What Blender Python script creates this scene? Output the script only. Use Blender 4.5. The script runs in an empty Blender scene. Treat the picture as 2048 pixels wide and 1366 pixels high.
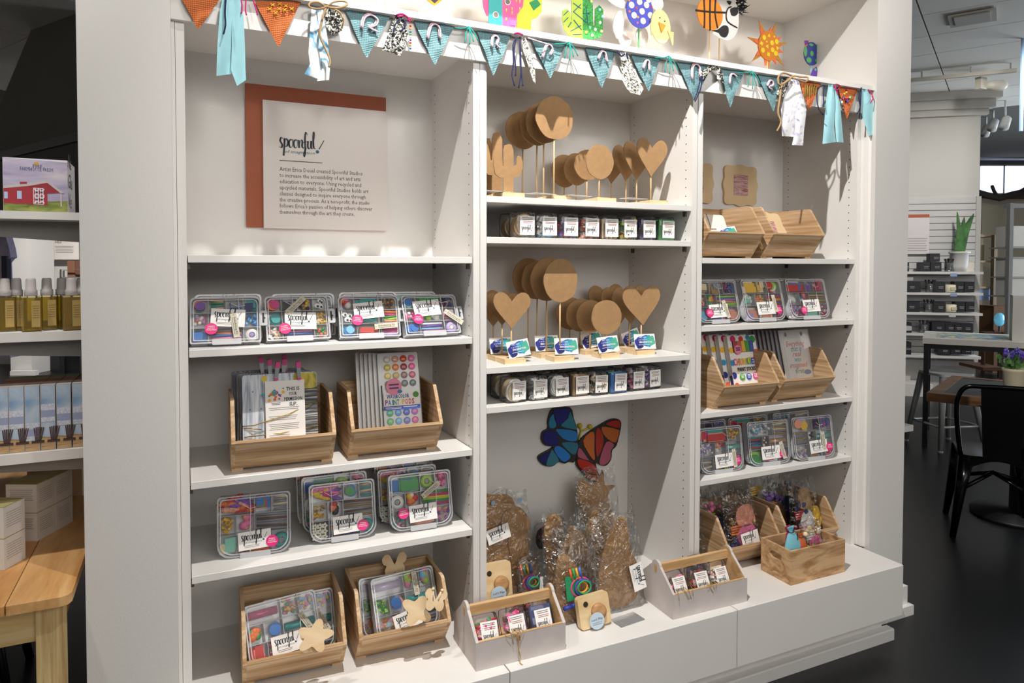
import bpy, math, random
from mathutils import Matrix, Vector
R=math.radians; rnd=random.Random(7)
scene=bpy.context.scene
# ---------------------------------------------------------------- camera
EYE=1.49; CX,CY,F=1040.74,573.41,1411.36
yaw,pit,rol=-.44594,-.0298,.0017
fw=Vector((-math.sin(yaw)*math.cos(pit),math.cos(yaw)*math.cos(pit),math.sin(pit)))
r0=Vector((math.cos(yaw),math.sin(yaw),0)); u0=r0.cross(fw)
rt=math.cos(rol)*r0+math.sin(rol)*u0; up=-math.sin(rol)*r0+math.cos(rol)*u0
CAM=Vector((-.0099,-2.0572,EYE))
cd=bpy.data.cameras.new('camera'); co=bpy.data.objects.new('camera',cd); scene.collection.objects.link(co)
co.matrix_world=Matrix(((rt.x,up.x,-fw.x,CAM.x),(rt.y,up.y,-fw.y,CAM.y),(rt.z,up.z,-fw.z,CAM.z),(0,0,0,1)))
cd.sensor_width=36; cd.lens=F/2048*36; cd.shift_x=-(CX-1024)/2048; cd.shift_y=(CY-683)/2048; cd.clip_end=100; cd.clip_start=.05
scene.camera=co
# ---------------------------------------------------------------- light
w=bpy.data.worlds.new('room_light'); scene.world=w; w.use_nodes=True
bg=w.node_tree.nodes['Background']; bg.inputs[0].default_value=(1,.96,.915,1); bg.inputs[1].default_value=.19
def lamp(name,kind,loc,energy,target=None,size=60,blend=.8,radius=.04,color=(1,.965,.92)):
    l=bpy.data.lights.new(name,kind); o=bpy.data.objects.new(name,l); scene.collection.objects.link(o)
    l.energy=energy; l.color=color; o.location=loc
    if kind!='AREA': l.shadow_soft_size=radius
    else: l.shape='RECTANGLE'; l.size=size; l.size_y=blend
    if kind=='SPOT': l.spot_size=R(size); l.spot_blend=blend
    if target is not None: o.rotation_euler=(Vector(target)-Vector(loc)).to_track_quat('-Z','Y').to_euler()
    return o
lamp('track_spot_main','SPOT',(.5,-.97,3.42),335,(1.95,.1,.5),100,.9,.02)
lamp('fill_panel','AREA',(1.3,-3.3,3.15),34,(1.3,.2,1.9),3.2,1.2)  # unseen soft fill added behind the camera to lift the upper bays
lamp('fill_panel_far','AREA',(1.6,-7.5,3.1),112,(1.3,.3,2.3),6,1.4)  # second unseen fill, added farther back to brighten niche and deep shelves
for k,nx in enumerate((.35,1.2,2.1)): lamp('ceiling_spot_niche_%d'%k,'SPOT',(nx+.7,-4.0,3.38),430,(nx,.4,2.86),25,.7,.3)
lamp('ceiling_spot_left','SPOT',(-.9,-.5,3.42),130,(-.5,.3,.7),70,.8,.05)
lamp('ceiling_spot_slatwall','SPOT',(6.0,1.2,3.35),240,(8,3,1.3),90,.8,.1)
lamp('daylight_fill','AREA',(12.4,.6,1.7),330,(6,2.2,2.6),3,2.4,color=(.78,.88,1))  # added off-frame fill, tinted like daylight, brightens the right-hand ceiling
lamp('ceiling_spot_table','SPOT',(5.4,.2,3.42),90,(5.6,1.4,.6),80,.8,.1)
lamp('ceiling_spot_display','SPOT',(-1.2,6.6,3.3),620,(-1.0,8.6,1.0),90,.8,.1)
scene.view_settings.view_transform='Standard'; scene.view_settings.look='None'
scene.view_settings.exposure=0; scene.view_settings.gamma=1; scene.view_settings.use_curve_mapping=False
# ---------------------------------------------------------------- helpers
def ray(u,v): return rt*((u-CX)/F)-up*((v-CY)/F)+fw
def pz(u,v,z): q=ray(u,v); return CAM+q*((z-CAM.z)/q.z)
def py(u,v,y): q=ray(u,v); return CAM+q*((y-CAM.y)/q.y)
def px(u,v,x): q=ray(u,v); return CAM+q*((x-CAM.x)/q.x)
def lin(h):
    h=h.lstrip('#'); c=[int(h[i:i+2],16)/255 for i in (0,2,4)]
    return tuple(x/12.92 if x<=.04045 else ((x+.055)/1.055)**2.4 for x in c)+(1,)
MC={}
def nodes(name):
    m=bpy.data.materials.new(name); m.use_nodes=True; n=m.node_tree.nodes; return m,n,m.node_tree.links,n['Principled BSDF']
def M(h,rough=.55,metal=0,var=0,scale=20,bump=0,spec=.5,emit=0,tr=0,sheen=0):
    k=(h,rough,metal,var,scale,bump,spec,emit,tr,sheen)
    if k in MC: return MC[k]
    m,n,l,b=nodes('paint_'+h.lstrip('#'))
    c=lin(h); b.inputs['Base Color'].default_value=c; b.inputs['Roughness'].default_value=rough; b.inputs['Metallic'].default_value=metal
    b.inputs['Specular IOR Level'].default_value=spec
    if sheen: b.inputs['Sheen Weight'].default_value=sheen
    if tr: b.inputs['Transmission Weight'].default_value=tr
    if emit: b.inputs['Emission Color'].default_value=c; b.inputs['Emission Strength'].default_value=emit
    if var or bump:
        t=n.new('ShaderNodeTexCoord'); x=n.new('ShaderNodeTexNoise'); x.inputs['Scale'].default_value=scale; x.inputs['Detail'].default_value=5
        l.new(t.outputs['Object'],x.inputs['Vector'])
        if var:
            r=n.new('ShaderNodeValToRGB'); e=r.color_ramp.elements
            e[0].position=.3; e[1].position=.7
            e[0].color=[max(0,q*(1-var)) for q in c[:3]]+[1]; e[1].color=[min(1,q*(1+var)) for q in c[:3]]+[1]
            l.new(x.outputs['Fac'],r.inputs['Fac']); l.new(r.outputs['Color'],b.inputs['Base Color'])
        if bump:
            q=n.new('ShaderNodeBump'); q.inputs['Strength'].default_value=bump; q.inputs['Distance'].default_value=.002
            l.new(x.outputs['Fac'],q.inputs['Height']); l.new(q.outputs['Normal'],b.inputs['Normal'])
    MC[k]=m; return m
def wood(a,bb,scale=(3,30,30),rough=.55,dist=3):
    k=('w',a,bb,scale,rough,dist)
    if k in MC: return MC[k]
    m,n,l,b=nodes('wood_'+a.lstrip('#')); b.inputs['Roughness'].default_value=rough; b.inputs['Specular IOR Level'].default_value=.3
    t=n.new('ShaderNodeTexCoord'); mp=n.new('ShaderNodeMapping'); mp.inputs['Scale'].default_value=scale
    w0=n.new('ShaderNodeTexNoise'); w0.inputs['Scale'].default_value=1.1; w0.inputs['Detail'].default_value=1   # slow bend of the grain
    ad=n.new('ShaderNodeVectorMath'); ad.operation='MULTIPLY_ADD'; ad.inputs[1].default_value=(dist*.5,)*3
    ns=n.new('ShaderNodeTexNoise'); ns.inputs['Scale'].default_value=1.5; ns.inputs['Detail'].default_value=7; ns.inputs['Roughness'].default_value=.62
    r=n.new('ShaderNodeValToRGB'); e=r.color_ramp.elements; e[0].color=lin(bb); e[1].color=lin(a); e[0].position=.36; e[1].position=.58
    l.new(t.outputs['Object'],mp.inputs['Vector']); l.new(mp.outputs['Vector'],w0.inputs['Vector']); l.new(w0.outputs['Color'],ad.inputs[0]); l.new(mp.outputs['Vector'],ad.inputs[2]); l.new(ad.outputs[0],ns.inputs['Vector'])
    l.new(ns.outputs['Fac'],r.inputs['Fac']); l.new(r.outputs['Color'],b.inputs['Base Color'])
    MC[k]=m; return m
def clear(tint='#ffffff',refl=.06,rough=.08,haze=0,hz='#ffffff'):
    k=('c',tint,refl,rough,haze,hz)
    if k in MC: return MC[k]
    m,n,l,b=nodes('clear_plastic'); o=n['Material Output']; n.remove(b)
    t=n.new('ShaderNodeBsdfTransparent'); t.inputs[0].default_value=lin(tint)
    g=n.new('ShaderNodeBsdfGlossy'); g.inputs['Roughness'].default_value=rough
    f=n.new('ShaderNodeFresnel'); f.inputs[0].default_value=1.3
    a=n.new('ShaderNodeMath'); a.inputs[1].default_value=refl; l.new(f.outputs[0],a.inputs[0])
    mx=n.new('ShaderNodeMixShader'); l.new(a.outputs[0],mx.inputs[0])
    if haze:
        df=n.new('ShaderNodeBsdfDiffuse'); df.inputs[0].default_value=lin(hz)
        h=n.new('ShaderNodeMixShader'); h.inputs[0].default_value=haze
        l.new(t.outputs[0],h.inputs[1]); l.new(df.outputs[0],h.inputs[2]); l.new(h.outputs[0],mx.inputs[1])
    else: l.new(t.outputs[0],mx.inputs[1])
    l.new(g.outputs[0],mx.inputs[2]); l.new(mx.outputs[0],o.inputs[0])
    MC[k]=m; return m
def bag(col,a=.3): # crinkled clear cellophane
    k=('b',col,a)
    if k in MC: return MC[k]
    m,n,l,b=nodes('cellophane'); o=n['Material Output']; n.remove(b)
    t=n.new('ShaderNodeBsdfTransparent'); t.inputs[0].default_value=lin(col)
    g=n.new('ShaderNodeBsdfGlossy'); g.inputs['Roughness'].default_value=.16
    x=n.new('ShaderNodeTexNoise'); x.inputs['Scale'].default_value=17; x.inputs['Detail'].default_value=3; x.inputs['Distortion'].default_value=1.5
    tc=n.new('ShaderNodeTexCoord'); l.new(tc.outputs['Object'],x.inputs[0])
    q=n.new('ShaderNodeBump'); q.inputs['Strength'].default_value=1; q.inputs['Distance'].default_value=.03; l.new(x.outputs['Fac'],q.inputs['Height']); l.new(q.outputs[0],g.inputs['Normal'])
    f=n.new('ShaderNodeFresnel'); f.inputs[0].default_value=1.35; l.new(q.outputs[0],f.inputs['Normal'])
    ad=n.new('ShaderNodeMath'); ad.operation='MULTIPLY_ADD'; ad.inputs[1].default_value=.75; ad.inputs[2].default_value=a*.12; l.new(f.outputs[0],ad.inputs[0])
    mx=n.new('ShaderNodeMixShader'); l.new(ad.outputs[0],mx.inputs[0]); l.new(t.outputs[0],mx.inputs[1]); l.new(g.outputs[0],mx.inputs[2]); l.new(mx.outputs[0],o.inputs[0])
    MC[k]=m; return m
COL=scene.collection
def asm(m): return M(m) if isinstance(m,str) else m
class G:
    """collects faces, each with its material; build() links ONE mesh object"""
    def __init__(s): s.v=[]; s.f=[]; s.mi=[]; s.ms=[]; s.c=0; s.sm=[]; s.T=Matrix(); s.smooth=False
    def mat(s,m):
        m=asm(m)
        if m not in s.ms: s.ms.append(m)
        s.c=s.ms.index(m); return s
    def at(s,T): s.T=T; return s
    def add(s,vs,fs):
        o=len(s.v); s.v+=[s.T@Vector(p) for p in vs]
        for f in fs: s.f.append([o+i for i in f]); s.mi.append(s.c); s.sm.append(s.smooth)
        return s
    def box(s,x0,x1,y0,y1,z0,z1):
        return s.add([(x,y,z) for x in (x0,x1) for y in (y0,y1) for z in (z0,z1)],[(0,1,3,2),(4,6,7,5),(0,4,5,1),(2,3,7,6),(0,2,6,4),(1,5,7,3)])
    def prism(s,poly,a,b,ax='y'):
        """outline extruded from a to b: ax y -> outline is (x,z); x -> (y,z); z -> (x,y)"""
        n=len(poly); mk={'y':lambda p,t:(p[0],t,p[1]),'x':lambda p,t:(t,p[0],p[1]),'z':lambda p,t:(p[0],p[1],t)}[ax]
        vs=[mk(p,a) for p in poly]+[mk(p,b) for p in poly]
        return s.add(vs,[tuple(range(n)),tuple(range(2*n-1,n-1,-1))]+[(i,i+n,(i+1)%n+n,(i+1)%n) for i in range(n)])
    def flat(s,poly,t,ax='y'):
        mk={'y':lambda p:(p[0],t,p[1]),'x':lambda p:(t,p[0],p[1]),'z':lambda p:(p[0],p[1],t)}[ax]
        return s.add([mk(p) for p in poly],[tuple(range(len(poly)))])
    def tube(s,pts,r,n=6,cap=True):
        pts=[Vector(p) for p in pts]; vs=[]; k=len(pts); rr=r if isinstance(r,(list,tuple)) else [r]*k
        for i,p in enumerate(pts):
            d=(pts[min(i+1,k-1)]-pts[max(i-1,0)]).normalized()
            a=d.orthogonal().normalized() if i==0 else (pa-d*pa.dot(d)).normalized()
            pa=a; b=d.cross(a)
            vs+=[p+(a*math.cos(6.2832*j/n)+b*math.sin(6.2832*j/n))*rr[i] for j in range(n)]
        fs=[(i*n+j,i*n+(j+1)%n,(i+1)*n+(j+1)%n,(i+1)*n+j) for i in range(k-1) for j in range(n)]
        if cap: fs+=[tuple(range(n-1,-1,-1)),tuple((k-1)*n+j for j in range(n))]
        sm=s.smooth; s.smooth=True; s.add(vs,fs); s.smooth=sm; return s
    def lathe(s,prof,n=16,c=(0,0,0),cap=True,axis='z'):
        vs=[]
        for r,z in prof:
            for j in range(n):
                a=6.28318*j/n; p=(r*math.cos(a),r*math.sin(a),z)
                if axis=='y': p=(p[0],p[2],p[1])
                if axis=='x': p=(p[2],p[0],p[1])
                vs.append((c[0]+p[0],c[1]+p[1],c[2]+p[2]))
        k=len(prof); fs=[(i*n+j,i*n+(j+1)%n,(i+1)*n+(j+1)%n,(i+1)*n+j) for i in range(k-1) for j in range(n)]
        if cap: fs+=[tuple(range(n-1,-1,-1)),tuple((k-1)*n+j for j in range(n))]
        sm=s.smooth; s.smooth=True; s.add(vs,fs); s.smooth=sm; return s
    def ball(s,c,r,n=8,sq=(1,1,1)):
        vs=[(c[0],c[1],c[2]+r*sq[2])]; m=max(3,n//2)
        for i in range(1,m):
            for j in range(n):
                a=math.pi*i/m; b=6.28318*j/n
                vs.append((c[0]+r*sq[0]*math.sin(a)*math.cos(b),c[1]+r*sq[1]*math.sin(a)*math.sin(b),c[2]+r*sq[2]*math.cos(a)))
        vs.append((c[0],c[1],c[2]-r*sq[2])); L=len(vs)-1
        fs=[(0,1+j,1+(j+1)%n) for j in range(n)]+[(1+(i-1)*n+j,1+i*n+j,1+i*n+(j+1)%n,1+(i-1)*n+(j+1)%n) for i in range(1,m-1) for j in range(n)]+[(L,1+(m-2)*n+(j+1)%n,1+(m-2)*n+j) for j in range(n)]
        sm=s.smooth; s.smooth=True; s.add(vs,fs); s.smooth=sm; return s
    def disc(s,x,z,r,y,n=16,rz=None):
        return s.flat([(x+r*math.cos(6.28318*i/n),z+(rz or r)*math.sin(6.28318*i/n)) for i in range(n)],y)
    def ribbon(s,pts,w0,w1,y):
        """brush stroke in the x-z plane, thick on down strokes"""
        p=smooth(pts,6); L=[];
        for i,a in enumerate(p):
            b=p[min(i+1,len(p)-1)]; c=p[max(i-1,0)]; dx,dz=b[0]-c[0],b[1]-c[1]; l=math.hypot(dx,dz) or 1e-9
            wd=(w0+(w1-w0)*max(0,-dz/l)**1.0)/2; nx,nz=-dz/l*wd,dx/l*wd
            L+=[(a[0]+nx,y,a[1]+nz),(a[0]-nx,y,a[1]-nz)]
        return s.add(L,[(2*i,2*i+1,2*i+3,2*i+2) for i in range(len(p)-1)])
    def text(s,t,size,x,z,y=0,align='LEFT',ax=1,bold=0,shear=0,wid=None):
        c=bpy.data.curves.new('t','FONT'); c.body=t; c.size=size; c.align_x=align; c.resolution_u=1 if size<.02 else 2; c.offset=bold; c.shear=shear
        o=bpy.data.objects.new('t',c); me=o.to_mesh(); vs=[v.co.copy() for v in me.vertices]; fs=[tuple(p.vertices) for p in me.polygons]
        k=1
        if wid and vs:
            a=min(v.x for v in vs); b=max(v.x for v in vs); k=wid/(b-a)
        o.to_mesh_clear(); bpy.data.objects.remove(o); bpy.data.curves.remove(c)
        return s.add([(x+v.x*k*ax,y,z+v.y) for v in vs],fs)
    def mesh(s,name):
        me=bpy.data.meshes.new(name); me.from_pydata(s.v,[],s.f)
        for m in s.ms: me.materials.append(m)
        me.polygons.foreach_set('material_index',s.mi); me.polygons.foreach_set('use_smooth',s.sm)
        me.update(); return me
    def build(s,name,m=None,parent=None,**k):
        if m is not None and not s.ms: s.ms=[asm(m)]
        return link(name,s.mesh(name),parent,**k)
def link(name,me,parent=None,loc=None,rot=None,label=None):
    o=bpy.data.objects.new(name,me); COL.objects.link(o); o.parent=parent
    if loc: o.location=loc
    if rot: o.rotation_euler=rot
    if label: o['label']=label
    return o
def smooth(pts,n=6,closed=False):
    out=[]; k=len(pts); P=lambda i: pts[i%k] if closed else pts[max(0,min(k-1,i))]
    for i in range(k if closed else k-1):
        a,b,c,d=P(i-1),P(i),P(i+1),P(i+2)
        for j in range(n):
            t=j/n; out.append(tuple(.5*(2*b[q]+(c[q]-a[q])*t+(2*a[q]-5*b[q]+4*c[q]-d[q])*t*t+(3*b[q]-a[q]-3*c[q]+d[q])*t**3) for q in range(len(b))))
    if not closed: out.append(tuple(pts[-1]))
    return out
def rrect(x0,x1,z0,z1,r,n=4,rs=None):
    rs=rs or (r,r,r,r); out=[]  # bl, br, tr, tl
    for (cx,cz,a),q in zip(((x0,z0,180),(x1,z0,270),(x1,z1,0),(x0,z1,90)),rs):
        if q<=0: out.append((cx,cz)); continue
        ox=cx+(q if cx==x0 else -q); oz=cz+(q if cz==z0 else -q)
        out+=[(ox+q*math.cos(R(a+90*i/n)),oz+q*math.sin(R(a+90*i/n))) for i in range(n+1)]
    return out
def ell(x,z,rx,rz,n=28): return [(x+rx*math.cos(6.28318*i/n),z+rz*math.sin(6.28318*i/n)) for i in range(n)]
def tag(o,label,cat,group=None):
    o['label']=label; o['category']=cat
    if group: o['group']=group
    return o
def thing(name,label,cat,loc=(0,0,0),rz=0,group=None,rot=None):
    o=bpy.data.objects.new(name,None); COL.objects.link(o); o.empty_display_size=.05
    o.location=loc; o.rotation_euler=rot or (0,0,rz); return tag(o,label,cat,group)
def struct(o): o['kind']='structure'; return o
def stuff(o): o['kind']='stuff'; return o
def copytree(root,loc,rz=None,label=None):
    def cp(o,p):
        c=o.copy(); COL.objects.link(c); c.parent=p
        for ch in o.children: cp(ch,c)
        return c
    r=cp(root,None); r.location=loc
    if rz is not None: r.rotation_euler=(0,0,rz)
    if label: r['label']=label
    return r
# ---------------------------------------------------------------- fitted dimensions (metres)
X1,X1b,X2,X2b,X3=.8101,.855,1.6669,1.7139,2.5246
D=.4036; TH=.0203; YB=-.229; ZB=.3127; PY=-.06; XP0,XP1,XQ0,XQ1=-.2341,-.0312,2.5594,2.7676
SH=dict(L1=1.517,L2=1.2643,L3=.9105,L4=.6554,M1=1.7105,M2=1.581,M3=1.1653,M4=1.0382,R1=1.5196,R2=1.2664,R3=.942,R4=.6892,B=ZB)
CEIL=3.5
WHITE=M('#e2dfdb',.45,var=.015,scale=6); PAINT=M('#d7d4d0',.6,bump=.12,scale=240); DK=M('#26231f',.6)
# ================================================================ the room
fl=M('#0f1012',.33,var=.25,scale=3,bump=.05,spec=.5)
struct(G().box(-9,16,-4,14,-.05,0).build('floor',fl))
struct(G().box(-9,16,-4,14,CEIL+.02,CEIL+.08).build('ceiling',M('#6a6863',.9)))
ce=bpy.data.objects['ceiling']
tm=G().box(.006,1.214,.006,.604,-.012,.012).mesh('ceiling_tile'); tm.materials.append(M('#ece8de',.9,bump=.3,scale=150))
def tiles(org,ang,i0,i1,j0,j1):
    for i in range(i0,i1):
        for j in range(j0,j1):
            T=Matrix.Translation((org[0],org[1],CEIL))@Matrix.Rotation(R(ang),4,'Z')@Matrix.Translation((i*1.22,j*.61,0))
            o=link('ceiling_tile',tm,ce); o.matrix_local=T
tiles((5.323,1.695),-60.5,-2,3,-3,7)
tiles((-1.19,5.42),-60.5,-2,2,-3,5)
struct(G().box(-9,16,13.6,13.8,0,CEIL+.02).build('wall_far',M('#a9a59e',.8)))
# piers beside the niche, back wall, niche above the ledge
struct(G().box(XP0,XP1,PY,.6,0,CEIL).build('wall_left',PAINT))
wr=struct(G().box(XQ0,XQ1,PY,.6,0,CEIL).build('wall_right',PAINT))
g=G().box(XQ0,XQ1+.028,PY-.038,PY,0,.042).box(XQ0,XQ1+.014,PY-.018,PY,.042,.12).box(XQ1,XQ1+.028,PY,.6,0,.042).box(XQ1,XQ1+.014,PY,.6,.042,.12)
struct(g.build('baseboard_right',WHITE))
struct(G().box(XP1,XQ0,.445,.6,0,CEIL).build('wall_back',M('#dcd7d0',.6,bump=.2,scale=240)))
struct(G().box(XP1,XQ0,PY,.445,2.635,CEIL).build('wall_above',M('#dcd7d0',.6,bump=.2,scale=240)))
struct(G().box(XP1,XQ0,-.017,.0,2.123,2.21).build('trim_1',WHITE))
struct(G().box(XP1,XQ0,-.05,.445,2.211,2.229).build('trim_2',WHITE))
# narrow fillers between the pier and the outer bookcases
struct(G().box(XP1,-.0225,-.002,.4,ZB,2.123).build('trim_3',WHITE))
g=G().box(X3+.0225,XQ0,-.004,.4,ZB,2.123).prism([(X3+.024,-.004),(X3+.025,-.02),(X3+.028,-.032),(XQ0,-.04),(XQ0,-.004)],ZB,2.2,'z')
struct(g.build('trim_4',WHITE))
# ---------------------------------------------------------------- three bookcases
def bookcase(label,xa,xb,shelves):
    t=thing('bookcase',label,'bookcase',((xa+xb)/2,0,ZB)); ox=(xa+xb)/2; w=(xb-xa)/2; H=2.14-ZB
    for s in (-1,1):
        a,b=(w,w+.0215) if s>0 else (-w-.0215,-w)
        p=G().box(a,b,0,D,0,H+.02).build('side_panel',WHITE,t)
        if s>0:
            g=G()
            for yy in (.0369,.37):
                z=.09
                while z<H-.04:
                    if not(.13<z<.0): g.lathe([(.0024,0),(.0024,.0006)],6,(w-.0005,yy,z),axis='x')
                    z+=.032
            stuff(g.build('pin_hole',DK,p))
    G().box(-w,w,D,D+.008,0,H+.02).build('back_panel',WHITE,t)
    G().box(-w,w,.002,D,H+.02,H+.04).build('top_panel',WHITE,t)
    for z in shelves:
        o=G().prism([(.004,z-ZB-.001),(.005,z-ZB),(D-.002,z-ZB),(D-.002,z-ZB-TH),(.005,z-ZB-TH),(.004,z-ZB-TH+.001)],-w+.0025,w-.0025,'x').build('shelf',WHITE,t)
        for yy in (.037,.37):
            for s in (-1,1):
                G().box(s*w-.008 if s>0 else -w,w if s>0 else -w+.008,yy-.007,yy+.007,z-ZB-TH-.018,z-ZB-TH).build('shelf_pin',M('#5d564d',.4,.3),o)
    return t
bookcase('white bookcase on the left, with the printed sign in its top space',0,X1,[SH[k] for k in ('L1','L2','L3','L4')])
bookcase('white middle bookcase holding cardboard shapes on sticks and the butterfly',X1b,X2,[SH[k] for k in ('M1','M2','M3','M4')])
bookcase('white bookcase on the right, beside the right pier',X2b,X3,[SH[k] for k in ('R1','R2','R3','R4')])
# ---------------------------------------------------------------- drawer base
seams=[-.035,.8325,1.6904,2.5416]
for i,n in enumerate(('left, under the two wooden kit bins','middle, between the two white caddies','right, under the slotted wooden crate')):
    a,b=seams[i]+.0018,seams[i+1]-.0018
    t=thing('base_cabinet','low white drawer base on the '+n if i!=1 else 'low white drawer base in the '+n,'cabinet',((a+b)/2,YB,0)); w=(b-a)/2
    G().box(-w,w,.02,-YB+D,.111,ZB).build('body',WHITE,t)
    G().prism([(0,.113),(.02,.111),(.02,ZB),(.002,ZB),(0,ZB-.002)],-w,w,'x').build('drawer_front',WHITE,t)
g=G().box(-.03,2.505,-.165,.4,.045,.1105).build('trim_5',WHITE); struct(g)
g=G().prism([(-.2,0),(-.165,0),(-.165,.045),(-.196,.045),(-.2,.041)],-.03,2.534,'x').build('trim_6',WHITE); struct(g)
# ================================================================ shared small pieces
INK=M('#1b2630',.6); TEAL=M('#1f5a72',.6); PAPER=M('#f2eeea',.7); GREYINK=M('#8d8884',.8); PINK=M('#e62a80',.45)
PAL=dict(r='#c8322e',o='#ee7a32',y='#efc23c',g='#3d9a4c',t='#2f9f9c',b='#2f74c0',n='#27336e',p='#7a4fa8',k='#ee7fae',m='#d42a7c',w='#f1eeea',c='#e8d3ac',l='#a8d84e',s='#7fc4e6',h='#a9875a',z='#1d1c20',a='#8f9095',v='#b9a5d8',q='#8fd6c2',j='#f2a58a',d='#6b4a33')
STROKES=[[(.095,.47),(.05,.5),(.025,.43),(.05,.38),(.07,.33),(.05,.27),(0,.29)],[(.10,.44),(.122,.48),(.116,.30),(.098,.09)],[(.115,.38),(.15,.48),(.195,.42),(.175,.32),(.125,.30)],
 [(.26,.475),(.22,.42),(.225,.32),(.265,.285),(.298,.36),(.288,.45),(.255,.47),(.32,.46)],[(.365,.475),(.325,.42),(.33,.32),(.37,.285),(.403,.36),(.393,.45),(.36,.47),(.43,.46)],
 [(.435,.47),(.44,.29)],[(.445,.37),(.485,.475),(.512,.44),(.508,.33),(.54,.29)],[(.63,.60),(.595,.66),(.572,.52),(.575,.25),(.553,.10),(.533,.17),(.61,.31)],[(.53,.42),(.625,.45)],
 [(.64,.46),(.634,.33),(.67,.285),(.704,.36),(.71,.47)],[(.71,.47),(.708,.33),(.735,.29)],[(.745,.33),(.79,.60),(.773,.68),(.757,.56),(.765,.33),(.81,.30)]]
def logo(g,x,z,w,y,sub=True):
    g.mat(INK)
    for s in STROKES: g.ribbon([(x+a*w,z+(b-.3)*w) for a,b in s],.012*w,.042*w,y)
    g.mat(M('#2a2320',.6)).add([(x+.88*w,y,z+.0*w),(x+.895*w,y,z-.015*w),(x+1.01*w,y,z+.2*w),(x+.995*w,y,z+.21*w)],[(0,1,2,3)])
    g.mat(TEAL).disc(x+.85*w,z-.07*w,.04*w,y,10)
    if sub: g.mat(TEAL).text('of imagination',.1*w,x+.12*w,z-.14*w,y,shear=.25,wid=.66*w)
    return g
def lines(g,x0,x1,z,n,dz,y,m=GREYINK,h=.0012):
    g.mat(m)
    for i in range(n):
        k=(.08*((i*37)%5)/5)*(x1-x0); g.add([(x0+k,y,z-i*dz),(x1-k,y,z-i*dz),(x1-k,y,z-i*dz+h),(x0+k,y,z-i*dz+h)],[(0,1,2,3)])
    return g
CARD=G().mat(PAPER).box(-.0445,.0445,0,.0006,0,.051).mesh('card')
CARDTXT=lines(logo(G(),-.036,.028,.07,-.0004),-.03,.012,.011,2,.004,-.0004).mesh('lettering')
LAB=G().mat(PAPER).box(-.019,.019,0,.0005,0,.044).mesh('price_label')
LABTXT=lines(lines(logo(G(),-.0155,.013,.03,-.0004,False),-.014,.014,.039,2,.0035,-.0004,M('#6e6a66'),.0013),-.012,.014,.031,2,.0032,-.0004,M('#9c5a58'),.0011).mesh('lettering')
ST=G().mat(PINK).prism(ell(0,0,.0165,.0165,24),-.0006,0).mesh('sticker')
g=G().mat(PAPER)
for i,(s,wd) in enumerate((('WARNING:',.018),('Small Parts',.019),('Choking Hazard',.025))): g.text(s,.0046,-wd/2,.0055-i*.0049,-.0009,wid=wd,bold=.0001)
STTXT=g.mesh('lettering')
def tagmesh(t1,t2):
    g=G().mat(M('#cfc8b4',.8)).box(-.035,.035,0,.0006,-.0085,.0085).mesh('kit_tag')
    q=G().mat(M('#3a352e',.7)).text(t1,.0085,-.024,-.001,-.0004,wid=.05)
    if t2: q.text(t2,.006,-.012,.0048,-.0004)
    lines(q,-.024,.026,-.0048,1,.002,-.0004,M('#6a655c')); q.mat(M('#6b6660')).disc(-.031,0,.0014,-.0004,8)
    return g,q.mesh('lettering')
TAG_E=tagmesh('Embellishing Kit','');
TAG_D=tagmesh('Playdough Kit','Sensory')
def card(parent,x,z,y=-.002,rot=0,tilt=0):
    c=link('card',CARD,parent,(x,y,z),(tilt,rot,0)); link('lettering',CARDTXT,c); return c
def label(parent,x,z,y=-.002,rot=0,tilt=0,s=1,rz=0):
    c=link('price_label',LAB,parent,(x,y,z),(tilt,rot,rz)); c.scale=(s,1,s); link('lettering',LABTXT,c); return c
def sticker(parent,x,z,y=-.0025,rot=0,s=1):
    c=link('warning_sticker',ST,parent,(x,y,z),(0,rot,0),label='round pink warning sticker'); c.scale=(s,1,s); link('lettering',STTXT,c); return c
def kittag(parent,x,z,rot,y=-.004,T=TAG_E,tilt=0):
    c=link('kit_tag',T[0],parent,(x,y,z),(tilt,R(rot),0)); link('lettering',T[1],c); return c
# ================================================================ wooden bins
BIN=wood('#d3b591','#a37d53',(1.3,16,40),.6,1.5)
BINS=wood('#d3b591','#a37d53',(16,1.3,36),.6,1.5)
BINE=wood('#d6b68f','#b48d62',(2,10,16),.6,1)
def wbin(p,q,label):
    d=(q-p); w=math.hypot(d.x,d.y); t=thing('wooden_bin',label,'bin',(p.x,p.y,p.z),math.atan2(d.y,d.x),'wooden display bins')
    prof=[(.0,.008),(-.068,.094),(-.066,.102),(.0,.2),(.01,.205),(.185,.205),(.185,.008)]
    for a,b in ((0,.0105),(w-.0105,w)): G().prism(prof,a,b,'x').build('side_panel',BINS,t)
    G().prism([(.0,.008),(-.068,.094),(-.0665,.099),(-.056,.099),(.013,.012)],.0105,w-.0105,'x').build('front_board',BIN,t)
    G().box(.0105,w-.0105,.174,.185,.008,.205).build('back_board',BIN,t)
    G().box(.0105,w-.0105,.01,.174,.008,.017).build('bottom_board',BIN,t)
    for x in (.002,w-.032): G().box(x,x+.03,.002,.18,0,.008).build('foot',BINE,t)
    return t
def onshelf(u,v,u2,v2,z): return pz(u,v,z),pz(u2,v2,z)
z=SH['L3']; B1=wbin(Vector((.105,.062,z)),Vector((.384,.054,z)),'wooden bin holding clipped painted art prints, left bookcase')
B2=wbin(Vector((.429,.063,z)),Vector((.707,.055,z)),'wooden bin holding watercolor paint sets')
z=ZB; B3=wbin(Vector((.126,.026,z)),Vector((.404,.016,z)),'wooden bin at the bottom left with a flower cutout hanging over its lip')
B4=wbin(Vector((.44,.022,z)),Vector((.718,.012,z)),'wooden bin at the bottom with a butterfly cutout hanging over its lip')
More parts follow.
